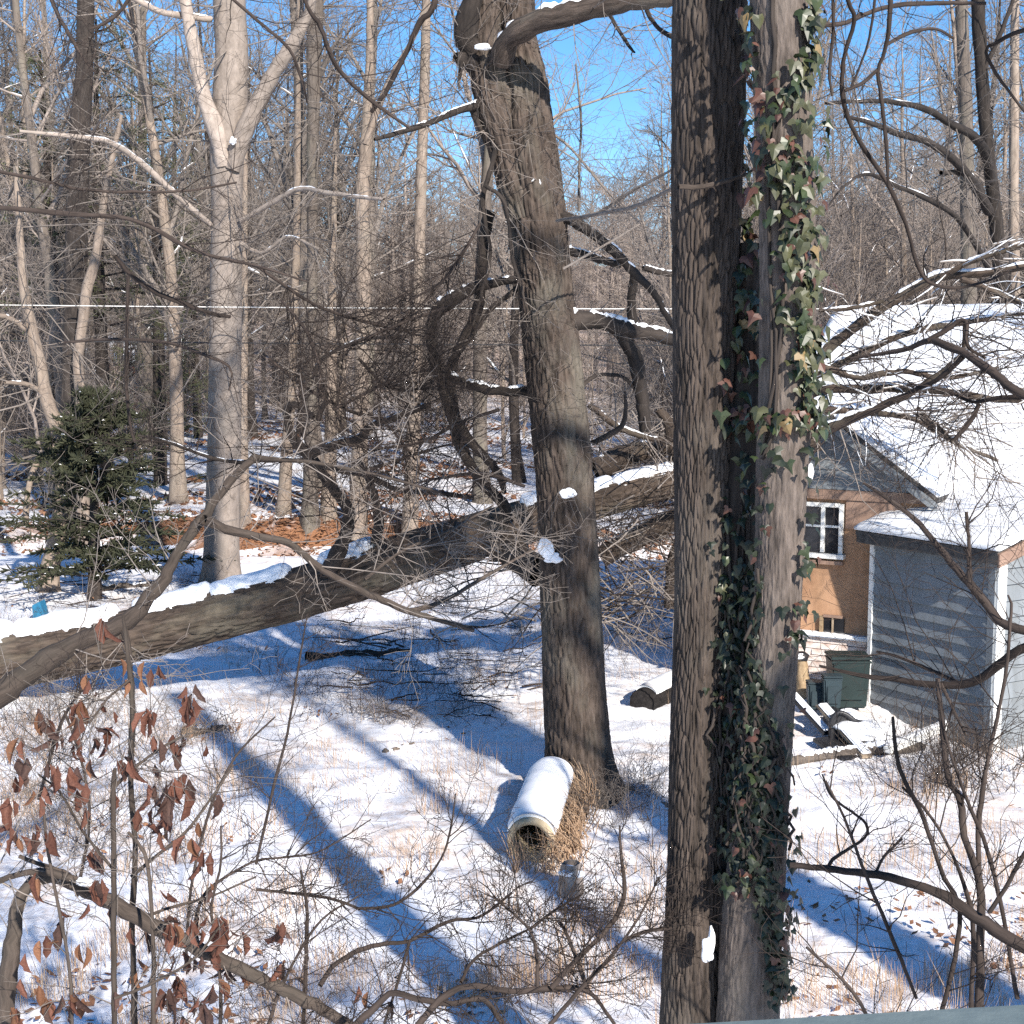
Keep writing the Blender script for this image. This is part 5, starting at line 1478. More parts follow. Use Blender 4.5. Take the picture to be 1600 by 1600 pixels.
for k in range(1800):
    if cnt >= 235: break
    y = rp.uniform(33.8, 85); px = rp.uniform(-200, 1800)
    x = (px - 800) / FPX * y
    s = rp.uniform(.7, 1.3)
    if px > 1060: s *= 1.2
    if open_sky(px) and s > 1: s *= .8
    if y < 60 and 130 < px < 1000 and rp.random() < .86: continue
    ti = rp.randrange(4); place(low[ti], x, y, s, rp.uniform(0, 6.28), KL[ti] + ' ' + where(px) + (', near the creek' if y < 46 else ', midway back' if y < 62 else ', far back'), 'bare saplings of the background wood'); cnt += 1
# thicket right behind the house roof
for k in range(26):
    y = rp.uniform(31, 42); px = rp.uniform(1060, 1720); x = (px - 800) / FPX * y
    ti = rp.choice([0, 2, 2]); place(low[ti], x, y, rp.uniform(.9, 1.25), rp.uniform(0, 6.28), KL[ti] + ' of the thicket ' + where(px) + (', close behind the house' if y < 36 else ', farther back'), 'thicket behind the house')
for (px, y, v_, s) in ((88, 37.5, 0, .92), (165, 39, 0, 1.0), (248, 42, 0, .98), (270, 40, 1, .62), (205, 42, 1, .5), (310, 64, 0, 1.0), (30, 66, 0, 1.1), (255, 60, 1, .9)):
    place(pines[v_], (px - 800) / FPX * y, y, s, rp.uniform(0, 6.28), ('tall green pine ' if v_ == 0 else 'low green pine ') + where(px) + (', nearest of the pines' if y < 45 else ', midway back' if y < 58 else ', far back'), 'pines at upper left')
# farthest wood on the rising hill: reads as one mass, scattered by geometry nodes
src = bpy.data.collections.new('far_wood_kinds')
for seed in (401, 402, 403, 404):
    t_ = Tubes(); rng = random.Random(seed)
    hgt = rng.uniform(12, 16)
    t_.add([(0, 0, -1), (.1, 0, hgt * .5), (.2, .1, hgt)], [.22, .15, .03], 6)
    for k in range(30):
        zz = hgt * (.12 + .88 * (k + rng.random()) / 30); an = rng.uniform(0, 6.28)
        grow(t_, (.15 * zz / hgt, 0, zz), (math.cos(an), math.sin(an), rng.uniform(.3, 1.0)), rng.uniform(1.8, 3.6), .045, 2, rng, .2, .05, (7, 6), .011, 3)
    v, f, a = t_.arrays()
    me = mesh_raw('far_tree', v, f, a, smooth=False); me.materials.append(M['twig_brown'])
    src.objects.link(bpy.data.objects.new('far_tree', me))
pts = []
for k in range(620):
    y = 96 + 300 * rp.random() ** 1.3; px = rp.uniform(-500, 2100); x = (px - 800) / FPX * y
    pts.append((x, y, tz(x, y)))
me = bpy.data.meshes.new('far_wood'); me.from_pydata(pts, [], [])
fo_ = bpy.data.objects.new('far_wood', me); COL.objects.link(fo_)
ng = bpy.data.node_groups.new('far_wood', 'GeometryNodeTree')
ng.interface.new_socket('Geometry', in_out='INPUT', socket_type='NodeSocketGeometry')
ng.interface.new_socket('Geometry', in_out='OUTPUT', socket_type='NodeSocketGeometry')
nn_, ll_ = ng.nodes, ng.links
gi, go = nn_.new('NodeGroupInput'), nn_.new('NodeGroupOutput')
ip = nn_.new('GeometryNodeInstanceOnPoints'); cn = nn_.new('GeometryNodeCollectionInfo')
cn.inputs['Collection'].default_value = src; cn.inputs['Separate Children'].default_value = True; cn.inputs['Reset Children'].default_value = True
ip.inputs['Pick Instance'].default_value = True
rv = nn_.new('FunctionNodeRandomValue'); rv.data_type = 'FLOAT_VECTOR'; rv.inputs['Min'].default_value = (0, 0, 0); rv.inputs['Max'].default_value = (0, 0, 6.28)
rs_ = nn_.new('FunctionNodeRandomValue'); rs_.data_type = 'FLOAT'; rs_.inputs[2].default_value = .7; rs_.inputs[3].default_value = 1.15
rix = nn_.new('FunctionNodeRandomValue'); rix.data_type = 'INT'; rix.inputs[4].default_value = 0; rix.inputs[5].default_value = 3
ll_.new(gi.outputs[0], ip.inputs['Points']); ll_.new(cn.outputs[0], ip.inputs['Instance'])
ll_.new(rv.outputs[0], ip.inputs['Rotation']); ll_.new(rs_.outputs[1], ip.inputs['Scale']); ll_.new(rix.outputs[2], ip.inputs['Instance Index'])
ll_.new(ip.outputs[0], go.inputs[0])
md = fo_.modifiers.new('scatter', 'NODES'); md.node_group = ng
tag(fo_, 'far bare wood on the rising ground, one hazy brown mass of twigs', 'wood', kind='stuff')

# ================================================================== FOREGROUND BRANCHES AND SAPLINGS
leaf_meshes = []
def dry_leaf(seed):
    rng = random.Random(seed)
    n = 6; V, Fc = [], []
    curl = rng.uniform(.3, 1.3); fold = rng.uniform(.35, 1.0); bend = rng.uniform(-.5, .5); tw = rng.uniform(-1, 1)
    prof = [.04, .20, .27, .25, .15, .01] if seed % 2 else [.04, .15, .28, .20, .22, .01]
    for i in range(n):
        t = i / (n - 1)
        y = -t; z_ = -curl * .35 * t * t
        for s_, f_ in ((-1, 1), (-.5, .45), (0, 0), (.5, .45), (1, 1)):
            w = prof[i] * s_ * (1 - .3 * fold)
            a_ = tw * t * .7
            zz = fold * prof[i] * f_
            V.append((w * math.cos(a_) - zz * math.sin(a_) + bend * t * t * .4, y, z_ + w * math.sin(a_) + zz * math.cos(a_)))
    for i in range(n - 1):
        for j in range(4):
            a_ = i * 5 + j; Fc.append((a_, a_ + 1, a_ + 6, a_ + 5))
    return V, Fc
for mk in ('leaf_red', 'leaf_tan', 'leaf_dark'):
    for s_ in range(5):
        V, Fc = dry_leaf(s_ * 3 + len(leaf_meshes))
        me = mesh_raw('leaf', np.array(V), np.array(Fc)); me.materials.append(M[mk]); leaf_meshes.append(me)
from mathutils import Matrix
def hang_leaf(parent, q, rng, size, kind, name='leaf'):
    me = leaf_meshes[kind * 5 + rng.randrange(5)]
    o = bpy.data.objects.new(name, me); COL.objects.link(o); o.parent = parent
    # local -y is the tip: let it hang down
    an = rng.uniform(0, 6.28); tilt = rng.gauss(0, .35)
    Rm = Matrix.Rotation(an, 3, 'Z') @ Matrix.Rotation(math.pi / 2 + tilt, 3, 'X')
    if rng.random() < .08: Rm = Matrix.Rotation(an, 3, 'Z') @ Matrix.Rotation(rng.uniform(.2, 2.9), 3, 'X')
    o.matrix_local = Matrix.Translation(Vector(q) - parent.location) @ (Rm.to_4x4()) @ Matrix.Scale(size, 4)
    return o

def bush(label, name, cat, specs, D0, mat, seed, twigs=(8, (.2, .7), .004, 2, (4, 4)), base=None, snow=0, up=.03, wander=.35, tips=None, bias=None, group=None):
    rng = random.Random(seed)
    lb, tw, sn = Tubes(), Tubes(), Tubes()
    paths = limb_set(lb, None, [(s[0], s[1], s[2]) for s in specs], rng)
    b = Vector(base) if base is not None else Vector(paths[0][0][:3])
    root = empty(name, b, label, cat, group)
    for p in paths:
        sprout(tw, p, twigs[0], rng, twigs[1], twigs[2], twigs[3], twigs[4], up, .1, 1, (30, 75), wander, tips=tips, bias=bias)
        if snow: snow_on(sn, p, .1, .9, .6, .6, 6, rng=rng, gap=.3)
    each_limb('stem', paths, mat, root)
    if not tw.empty(): tw.build('twigs', mat if mat is not M['branch_tan'] else M['twig'], root)['kind'] = 'stuff'
    if not sn.empty(): sn.build('snow', M['snow'], root)['kind'] = 'stuff'
    return root, paths

# arched bough crossing from the lower left edge in front of the fallen trunk
bush('bare arched bough rising from the left edge across the fallen trunk', 'arched_bough', 'branch', [
    ([(-60, 1130, 44), (0, 1085, 40), (60, 1040, 36), (130, 1000, 32), (190, 975, 30), (225, 945, 25), (255, 905, 21), (275, 870, 18), (300, 830, 17), (320, 805, 15), (345, 770, 15), (375, 735, 13), (400, 712, 12)], 8.0, 8.6),
    ([(318, 812, 16), (350, 826, 14), (400, 838, 13), (450, 848, 12), (490, 880, 12), (530, 905, 12), (580, 930, 11), (640, 955, 10), (690, 970, 8), (740, 985, 6)], 8.3, 9.4),
    ([(398, 714, 9), (430, 718, 8), (470, 720, 7), (520, 728, 6), (600, 745, 5), (690, 770, 4)], 8.6, 9.2),
    ([(190, 975, 14), (200, 1010, 10), (205, 1060, 9), (208, 1120, 8), (205, 1200, 8)], 8.2, 8.0),
    ([(640, 955, 9), (690, 940, 7), (760, 900, 6), (830, 860, 4)], 9.2, 9.6),
    ([(570, 905, 6), (630, 860, 5), (700, 830, 4), (770, 790, 3)], 9.2, 9.6)], 8, M['branch_tan'], 81, (16, (.25, .85), .005, 2, (4, 4)), base=(P(-60, 1130, 8).x, 8.0, tz(-3, 8)))
# broken bent bough across the bottom left corner
bent, bent_p = bush('broken bent bough with a splintered bend arching across the lower left corner', 'broken_bough', 'branch', [
    ([(8, 1620, 30), (12, 1540, 30), (20, 1480, 28), (24, 1430, 24), (35, 1395, 18), (62, 1372, 22), (95, 1372, 24), (140, 1392, 26), (190, 1420, 27), (250, 1452, 26), (310, 1482, 24), (370, 1512, 22), (430, 1540, 20), (500, 1575, 18), (570, 1620, 16)], 5.6, 6.0),
    ([(-40, 1392, 12), (0, 1376, 10), (30, 1366, 10), (70, 1362, 12), (110, 1372, 12)], 5.55, 5.6), ([(30, 1338, 7), (60, 1350, 8), (95, 1362, 9), (130, 1380, 10)], 5.6, 5.7)], 5.6, M['branch_tan'], 82, (8, (.15, .5), .004, 1, (4, 3)), base=(P(8, 1620, 5.6).x, 5.6, tz(-2, 5.6)))
blob('snow', 132, 1378, 30, 14, 5.62, bent, seed=41., depth=.6)

# leafy sapling at left: hanging dry leaves
tips = []
sap, sp_p = bush('young sapling with hanging rust brown dead leaves at lower left', 'leafy_sapling', 'sapling', [
    ([(180, 1700, 11), (179, 1600, 10), (177, 1480, 9), (178, 1360, 9), (176, 1240, 8), (180, 1200, 6)], 5.4, 5.5),
    ([(212, 1700, 13), (210, 1560, 11), (206, 1440, 10), (212, 1330, 9), (204, 1220, 9), (206, 1100, 8), (198, 1010, 7), (192, 960, 4)], 5.9, 6.1),
    ([(236, 1700, 9), (240, 1550, 8), (238, 1440, 7), (228, 1340, 6), (200, 1300, 5)], 5.5, 5.6),
    ([(110, 1700, 8), (112, 1580, 7), (106, 1500, 6), (75, 1330, 5), (68, 1260, 4)], 5.3, 5.3),
    ([(205, 1370, 6), (240, 1340, 6), (290, 1300, 5), (335, 1240, 4), (365, 1195, 3)], 5.9, 6.2),
    ([(178, 1230, 6), (210, 1200, 5), (250, 1170, 5), (285, 1150, 3)], 5.5, 5.6),
    ([(178, 1360, 5), (130, 1300, 5), (95, 1240, 4), (60, 1210, 3)], 5.5, 5.3),
    ([(212, 1440, 5), (260, 1420, 5), (330, 1400, 4), (400, 1370, 3)], 5.9, 6.3),
    ([(206, 1060, 4), (170, 1090, 4), (140, 1130, 3)], 6.0, 5.8),
    ([(178, 1560, 5), (230, 1540, 5), (300, 1500, 4), (350, 1440, 3)], 5.4, 5.6)], 5.5, M['branch_tan'], 83, (9, (.15, .5), .003, 1, (4, 3)), base=(P(210, 1700, 5.9).x, 5.9, tz(-1.6, 5.9)), tips=tips, up=.0)
rl = random.Random(12)
spots = [(188, 1030, 6.0, .105, 1), (196, 1062, 6.0, .10, 1), (226, 1034, 6.0, .10, 1), (236, 1046, 6.0, .10, 0), (248, 1040, 6.0, .11, 0), (222, 1062, 6.0, .09, 1), (150, 1080, 5.9, .07, 0), (160, 1098, 5.9, .08, 0), (178, 1112, 5.9, .07, 0), (240, 1150, 5.6, .09, 0), (270, 1148, 5.6, .1, 0), (232, 1226, 5.6, .08, 0), (215, 1265, 5.6, .12, 0), (228, 1290, 5.6, .11, 0), (250, 1300, 5.6, .10, 0), (262, 1270, 5.6, .1, 0), (178, 1238, 5.5, .11, 0), (186, 1246, 5.5, .1, 0), (120, 1235, 5.4, .11, 0), (132, 1262, 5.4, .10, 0), (70, 1228, 5.3, .10, 0), (62, 1245, 5.3, .1, 0), (52, 1236, 5.3, .1, 1), (30, 1212, 5.3, .1, 0), (310, 1285, 6, .09, 1), (250, 1390, 5.9, .12, 0), (262, 1395, 5.9, .12, 0), (205, 1450, 5.6, .10, 0), (175, 1415, 5.5, .1, 2), (138, 1412, 5.4, .09, 0), (72, 1462, 5.3, .11, 0), (62, 1470, 5.3, .11, 1), (92, 1472, 5.3, .1, 1), (125, 1475, 5.4, .11, 1), (135, 1480, 5.4, .11, 1), (40, 1490, 5.3, .11, 0), (60, 1540, 5.3, .11, 1), (32, 1530, 5.3, .1, 0), (130, 1560, 5.4, .11, 1), (120, 1570, 5.4, .1, 0), (215, 1520, 5.6, .1, 1), (250, 1545, 5.6, .12, 0), (180, 1550, 5.4, .10, 2), (300, 1555, 5.6, .11, 2), (330, 1545, 5.7, .1, 0), (270, 1490, 5.6, .09, 2), (315, 1495, 5.6, .09, 2), (355, 1570, 5.7, .1, 1), (560, 1540, 6.2, .1, 0), (575, 1550, 6.2, .1, 1), (605, 1565, 6.2, .1, 2)]
for px, py, D, s_, kd in spots: hang_leaf(sap, P(px, py, D), rl, s_ * .8, kd)
good = [t for t in tips if t[0][2] > .3]
rl.shuffle(good)
nl_ = 0
for q, d in good:
    if nl_ >= 245: break
    for j in range(rl.choice([1, 2, 3, 4])):
        hang_leaf(sap, (q[0] + rl.gauss(0, .012), q[1] + rl.gauss(0, .012), q[2] + rl.gauss(0, .01)), rl, rl.uniform(.055, .125), rl.choice([0, 0, 0, 0, 0, 1, 2, 2, 2])); nl_ += 1

# thin bare saplings over the open snow
RS = random.Random(55)
thin = [
 ('bare bush with upswept twigs at bottom centre below the pipe', [([(590, 1690, 12), (640, 1620, 12), (690, 1560, 12), (740, 1540, 10), (800, 1550, 10), (860, 1545, 10), (920, 1550, 8), (960, 1600, 6)], 5.6, 6.2), ([(860, 1545, 9), (900, 1500, 8), (950, 1450, 8), (975, 1400, 7), (970, 1330, 5), (968, 1290, 3)], 6., 6.5), ([(975, 1470, 7), (1010, 1455, 6), (1050, 1450, 5)], 6.3, 6.3), ([(780, 1700, 8), (860, 1600, 8), (930, 1520, 7), (955, 1495, 6), (1000, 1430, 4), (1030, 1370, 3)], 5.8, 6.3), ([(920, 1550, 7), (890, 1470, 6), (875, 1440, 4)], 6.1, 6.2), ([(840, 1545, 7), (838, 1490, 6), (825, 1450, 5), (770, 1400, 4)], 6.0, 6.2), ([(830, 1450, 5), (870, 1420, 4), (905, 1400, 3)], 6.2, 6.3)]),
 ('dark forked branch reaching over the snow at bottom left of centre', [([(520, 1700, 14), (540, 1620, 13), (580, 1580, 12), (610, 1552, 11), (650, 1560, 11), (700, 1568, 10), (755, 1562, 9), (785, 1600, 8)], 5.5, 5.9), ([(500, 1540, 8), (520, 1510, 8), (560, 1485, 8), (600, 1475, 7), (640, 1470, 6), (700, 1440, 6), (750, 1432, 5), (800, 1395, 4)], 6., 6.6), ([(720, 1535, 6), (740, 1500, 6), (780, 1475, 5), (830, 1450, 4)], 6, 6.4), ([(640, 1470, 5), (620, 1540, 5), (600, 1600, 5)], 6.1, 5.9), ([(560, 1420, 5), (610, 1415, 5), (650, 1390, 5), (690, 1340, 4), (705, 1290, 4), (712, 1240, 2)], 6.4, 6.8), ([(400, 1390, 5), (450, 1395, 5), (520, 1405, 5), (560, 1420, 5)], 6.3, 6.4)]),
 ('fine bare twigs of a low bush right of the leafy sapling', [([(340, 1700, 7), (345, 1560, 6), (340, 1480, 6), (330, 1420, 5), (345, 1350, 4), (345, 1290, 3)], 5.9, 6.1), ([(470, 1700, 8), (476, 1560, 7), (480, 1430, 6), (470, 1360, 4)], 6.0, 6.2), ([(305, 1440, 6), (318, 1400, 6), (345, 1375, 5), (400, 1345, 4), (440, 1340, 4), (500, 1330, 3), (580, 1280, 2)], 6.2, 6.6), ([(400, 1700, 7), (420, 1600, 6), (450, 1520, 5), (500, 1440, 4), (560, 1400, 3)], 5.8, 6.2)]),
 ('slim bare stems rising over the left part of the snow', [([(290, 1500, 6), (300, 1380, 5), (330, 1260, 5), (370, 1180, 4), (430, 1120, 3)], 7.2, 7.6), ([(400, 1350, 5), (430, 1220, 5), (450, 1140, 4), (470, 1020, 3), (480, 960, 2)], 8.5, 8.6), ([(60, 1250, 6), (80, 1180, 5), (100, 1120, 5), (140, 1060, 4)], 7., 7.2), ([(120, 1400, 6), (140, 1280, 5), (125, 1180, 5), (100, 1110, 4)], 6.6, 6.6)]),
]
for k, (lb, sp_) in enumerate(thin):
    bush(lb, 'bare_bush', 'bush', sp_, 6, M['twig_dark'], 90 + k, (20, (.12, .5), .0032, 2, (4, 3)), up=.02, base=(P(*sp_[0][0][0][:2], sp_[0][1]).x, sp_[0][1], 0))
# low dense brush on the snow at left and below the fallen trunk
def brush(label, spots, seed, mat, L=(.25, .7), kids=(5, 4), n=14, rad=.25, r_=.004):
    rng = random.Random(seed)
    tw = Tubes(); b = G(*spots[0])
    for px, py in spots:
        g = G(px, py)
        for k in range(n):
            q = g + Vector((rng.gauss(0, rad), rng.gauss(0, rad), -.03))
            q.z = tz(q.x, q.y) - .02
            grow(tw, tuple(q), (rng.gauss(0, .45), rng.gauss(0, .45), 1), rng.uniform(*L), r_, 2, rng, .3, .02, kids, .0012, 4)
    root = empty('brush', b, label, 'brush')
    tw.build('twigs', mat, root)
brush('low tangle of twigs in front of the log at far left', [(30, 1130), (90, 1120), (150, 1130), (40, 1200), (120, 1190), (60, 1260), (20, 1160), (160, 1290), (230, 1180), (310, 1150), (90, 1330), (200, 1340)], 1, M['twig'], n=16)
brush('rusty dead grass and twigs at the left edge of the snow', [(20, 1150), (70, 1190), (40, 1250), (110, 1300), (10, 1320), (300, 1160), (340, 1150)], 11, M['grass'], (.2, .5), (3, 3), n=26)
def sticks(n, box_, seed, label):
    rng = random.Random(seed); tw, sn = Tubes(), Tubes()
    for k in range(n):
        g = G(rng.uniform(box_[0], box_[2]), rng.uniform(box_[1], box_[3]))
        an = rng.uniform(-.7, .7) + (math.pi if rng.random() < .5 else 0); L = rng.uniform(.25, 1.1); r_ = rng.uniform(.005, .016)
        q = Vector((g.x, g.y, tz(g.x, g.y) + rng.uniform(.02, .12)))
        pp = [(q.x + math.cos(an) * L * t + rng.gauss(0, .02), q.y + math.sin(an) * L * t * .8 + rng.gauss(0, .03), q.z + rng.gauss(0, .015) + .1 * L * t) for t in np.linspace(0, 1, 6)]
        tw.add(pp, list(np.linspace(r_, r_ * .4, 6)), 5)
        p4 = np.array([[*c, r_ * (1 - .1 * i)] for i, c in enumerate(pp)])
        if rng.random() < .5: snow_on(sn, p4, .1, .8, .8, .9, 5, 7, rng=rng, gap=.15)
        if rng.random() < .5: sprout(tw, p4, 4, rng, (.1, .35), .004, 1, (3,), .05)
    g = G((box_[0] + box_[2]) / 2, (box_[1] + box_[3]) / 2)
    root = empty('stick_pile', g, label, 'sticks')
    tw.build('sticks', M['twig_dark'], root)['kind'] = 'stuff'
    if not sn.empty(): sn.build('snow', M['snow'], root)['kind'] = 'stuff'
sticks(90, (520, 930, 840, 1130), 3, 'scattered broken sticks lying in the shade between fallen trunk and leaning tree')
sticks(40, (930, 900, 1060, 1010), 4, 'snowy sticks heaped behind, right of the leaning tree')
sticks(40, (0, 890, 330, 960), 5, 'dark sticks on the snow beyond the fallen trunk at left')
brush('dark low twigs in the blue shadow under the fallen trunk', [(430, 1050), (520, 1020), (600, 1060), (700, 1090), (640, 1000), (760, 1060), (560, 1110), (740, 1120), (480, 1090), (680, 1050), (800, 1000), (700, 960), (640, 1100)], 2, M['twig_dark'], n=14)
brush('twiggy brush round the foot of the leaning tree', [(930, 1250), (970, 1240), (1010, 1250), (1030, 1230), (960, 1280), (1000, 1300), (910, 1280)], 3, M['twig'], n=12)
brush('scrubby brush behind the leaning tree and the twin trunk', [(960, 1000), (1000, 1010), (1040, 1000), (980, 960), (1020, 970), (950, 1040)], 4, M['twig'], (.3, .8), n=14)
brush('lump of brown twigs and dead stalks on the open snow below the fallen trunk', [(575, 1118), (610, 1126), (640, 1136), (595, 1132)], 12, M['twig_brown'], (.12, .3), (4, 3), n=16, rad=.12)
brush('thin bare twigs standing beyond the fallen trunk', [(100, 985), (180, 960), (20, 990), (250, 930), (300, 925), (60, 950)], 5, M['twig_dark'], (.25, .6), n=10)
brush('tan weeds in front of the grey shed', [(1400, 1230), (1450, 1215), (1500, 1200), (1540, 1205), (1470, 1240), (1430, 1190), (1520, 1235)], 6, M['branch_tan'], (.35, .8), (3, 3), n=22, r_=.005)

# right hand side
bush('dark bough entering from the right edge below the shed', 'bare_bough', 'branch', [
    ([(1900, 1640, 26), (1750, 1560, 24), (1640, 1500, 22), (1570, 1462, 22), (1520, 1430, 21), (1480, 1402, 18), (1430, 1382, 15), (1370, 1368, 13), (1300, 1358, 11), (1235, 1352, 9)], 5.2, 5.8),
    ([(1546, 1425, 9), (1575, 1380, 8), (1600, 1335, 7), (1640, 1270, 6)], 5.4, 5.3), ([(1293, 1356, 6), (1305, 1340, 6), (1350, 1310, 5), (1355, 1290, 5), (1340, 1275, 4), (1300, 1245, 4), (1285, 1210, 3)], 5.8, 5.8), ([(1368, 1365, 5), (1380, 1340, 5), (1410, 1310, 3)], 5.7, 5.7)], 5, M['twig_dark'], 101, (7, (.1, .4), .003, 1, (3, 3)), base=(P(1900, 1640, 5.2).x, 5.2, tz(2.6, 5.2)))
bush('clump of upright bare stems before the shed at lower right', 'bare_bush', 'bush', [
    ([(1520, 1700, 17), (1530, 1560, 16), (1532, 1450, 15), (1530, 1370, 14), (1508, 1310, 12), (1500, 1250, 11), (1480, 1210, 10), (1465, 1060, 7)], 5.7, 5.9),
    ([(1530, 1370, 10), (1528, 1300, 9), (1535, 1240, 8), (1545, 1180, 7), (1570, 1060, 6), (1580, 950, 5), (1575, 930, 3)], 5.8, 6.), ([(1440, 1700, 8), (1500, 1450, 8), (1470, 1360, 8), (1440, 1270, 7), (1405, 1200, 7), (1395, 1120, 5)], 5.5, 5.6),
    ([(1590, 1560, 7), (1565, 1420, 7), (1540, 1320, 7), (1515, 1260, 6), (1480, 1160, 5), (1465, 1080, 4)], 5.6, 5.7), ([(1432, 1560, 6), (1400, 1480, 7), (1375, 1420, 7), (1350, 1360, 6), (1320, 1280, 5), (1290, 1220, 4)], 5.5, 5.6),
    ([(1522, 1700, 9), (1518, 1560, 8), (1520, 1440, 8), (1490, 1340, 6), (1450, 1270, 5), (1410, 1230, 4)], 5.6, 5.6), ([(1400, 1700, 6), (1340, 1560, 6), (1260, 1480, 4)], 5.4, 5.4)], 5.7, M['twig_dark'], 102, (12, (.15, .55), .0035, 1, (4, 3)), up=.06, base=(P(1520, 1700, 5.7).x, 5.7, tz(1.9, 5.7)))
rs2 = random.Random(7)
bush('dark drooping boughs hanging in front of the shed wall and snowy roof', 'bare_bough', 'branch', [
    ([(1900, 1060, 20), (1700, 1010, 18), (1600, 985, 16), (1560, 968, 14), (1530, 930, 13), (1500, 895, 12), (1475, 865, 11), (1450, 835, 9), (1430, 812, 8), (1395, 785, 6), (1350, 755, 4)], 7.8, 9.0),
    ([(1515, 910, 9), (1514, 850, 7), (1510, 800, 6)], 8.2, 8.3), ([(1900, 940, 18), (1700, 1000, 17), (1600, 1012, 15), (1560, 1040, 14), (1520, 1066, 13), (1460, 1070, 11), (1400, 1062, 9), (1350, 1056, 7), (1280, 1040, 4)], 7.8, 9),
    ([(1500, 1068, 7), (1450, 1045, 6), (1400, 1025, 5), (1370, 1018, 4)], 8.6, 8.9), ([(1470, 1068, 6), (1490, 1110, 5), (1510, 1150, 4)], 8.5, 8.4),
    ([(1900, 720, 18), (1700, 660, 16), (1600, 618, 15), (1560, 590, 14), (1520, 560, 13), (1480, 540, 12), (1450, 532, 11), (1420, 545, 9), (1380, 552, 7), (1330, 560, 4)], 7.8, 9.2), ([(1450, 532, 9), (1480, 515, 8), (1508, 500, 7), (1512, 540, 6), (1540, 560, 5)], 8.7, 8.5),
    ([(1505, 558, 9), (1470, 590, 8), (1440, 605, 8), (1400, 625, 7), (1350, 650, 6), (1290, 680, 4)], 8.6, 9.2), ([(1600, 620, 8), (1560, 622, 7), (1520, 628, 6), (1480, 610, 4)], 8.2, 8.6), ([(1530, 632, 7), (1515, 660, 7), (1490, 688, 6)], 8.3, 8.4)], 8, M['twig_dark'], 103, (10, (.3, 1.0), .0045, 2, (4, 3)), up=-.03, base=(P(1900, 1060, 7.8).x, 7.8, tz(3.9, 7.8)))
bush('dark vine like shoots hanging down at the upper right', 'hanging_vines', 'vine', [
    ([(1310, -80, 7), (1325, 0, 7), (1335, 30, 7), (1320, 85, 7), (1315, 130, 7), (1322, 175, 7), (1345, 225, 7), (1380, 275, 7), (1405, 325, 7), (1420, 365, 6), (1432, 410, 6), (1450, 440, 5), (1490, 450, 5), (1540, 440, 4), (1575, 425, 3)], 6.4, 7.),
    ([(1392, -60, 7), (1390, 30, 7), (1382, 80, 7), (1372, 110, 6), (1378, 160, 6), (1385, 230, 6), (1388, 290, 5)], 6.4, 6.6), ([(1374, 106, 6), (1350, 128, 6), (1320, 142, 5)], 6.5, 6.5), ([(1300, -60, 5), (1302, 40, 5), (1296, 110, 5), (1300, 150, 3)], 6.5, 6.5),
    ([(1262, 38, 9), (1310, 38, 8), (1345, 25, 7), (1390, 10, 7), (1450, 5, 7), (1540, 5, 5)], 6.8, 7.), ([(1335, 30, 4), (1345, 20, 4), (1348, 26, 3)], 6.5, 6.5), ([(1372, -40, 4), (1360, 50, 4), (1345, 100, 4), (1328, 140, 3)], 6.4, 6.5), ([(1385, 70, 6), (1420, 52, 6), (1460, 45, 5), (1490, 60, 4)], 6.5, 6.8),
    ([(1640, 40, 7), (1590, 50, 7), (1560, 65, 6), (1540, 80, 5), (1560, 120, 5), (1590, 160, 4), (1620, 200, 4)], 6.8, 7.)], 6.5, M['twig_dark'], 104, (3, (.1, .4), .0025, 1, (2,)), base=(P(1392, -60, 6.4).x, 6.4, 6))
# slim branches at the upper left in front of the wood
bush('dark thin boughs hanging in front of the wood at upper left', 'bare_bough', 'branch', [
    ([(460, -60, 7), (480, 10, 7), (500, 40, 7), (515, 80, 7), (530, 110, 7), (560, 140, 6), (590, 165, 6), (640, 200, 4)], 12, 13), ([(690, -40, 9), (675, 15, 9), (655, 35, 9), (640, 70, 8), (620, 110, 8), (605, 140, 7), (580, 175, 6)], 13, 13.5),
    ([(-40, 320, 8), (40, 328, 8), (120, 335, 8), (190, 340, 7), (235, 355, 7), (290, 385, 7), (330, 400, 6), (400, 415, 5), (480, 440, 3)], 11, 12), ([(-40, 250, 6), (0, 268, 6), (60, 280, 5), (120, 295, 5), (190, 300, 5), (290, 298, 4), (370, 285, 3)], 11, 12),
    ([(180, 400, 7), (200, 425, 8), (240, 455, 8), (290, 475, 8), (330, 490, 7), (360, 495, 5)], 12, 12.5), ([(70, -30, 6), (85, 10, 6), (100, 40, 6), (130, 90, 5), (150, 115, 3)], 12, 12), ([(220, -40, 6), (200, 0, 6), (185, 20, 6), (160, 38, 5), (140, 45, 3)], 12, 12),
    ([(330, -30, 5), (400, 30, 5), (450, 75, 5), (470, 120, 4), (480, 160, 3)], 12, 12.5), ([(200, 430, 6), (198, 520, 6), (197, 600, 6), (203, 660, 5), (210, 690, 4)], 14, 14), ([(100, 535, 4), (180, 530, 5), (260, 535, 5), (320, 555, 5), (360, 575, 4), (358, 610, 3)], 13, 13)], 12, M['twig_dark'], 105, (14, (.4, 1.3), .005, 2, (4, 3)), base=(P(-40, 320, 11).x, 11, 4))
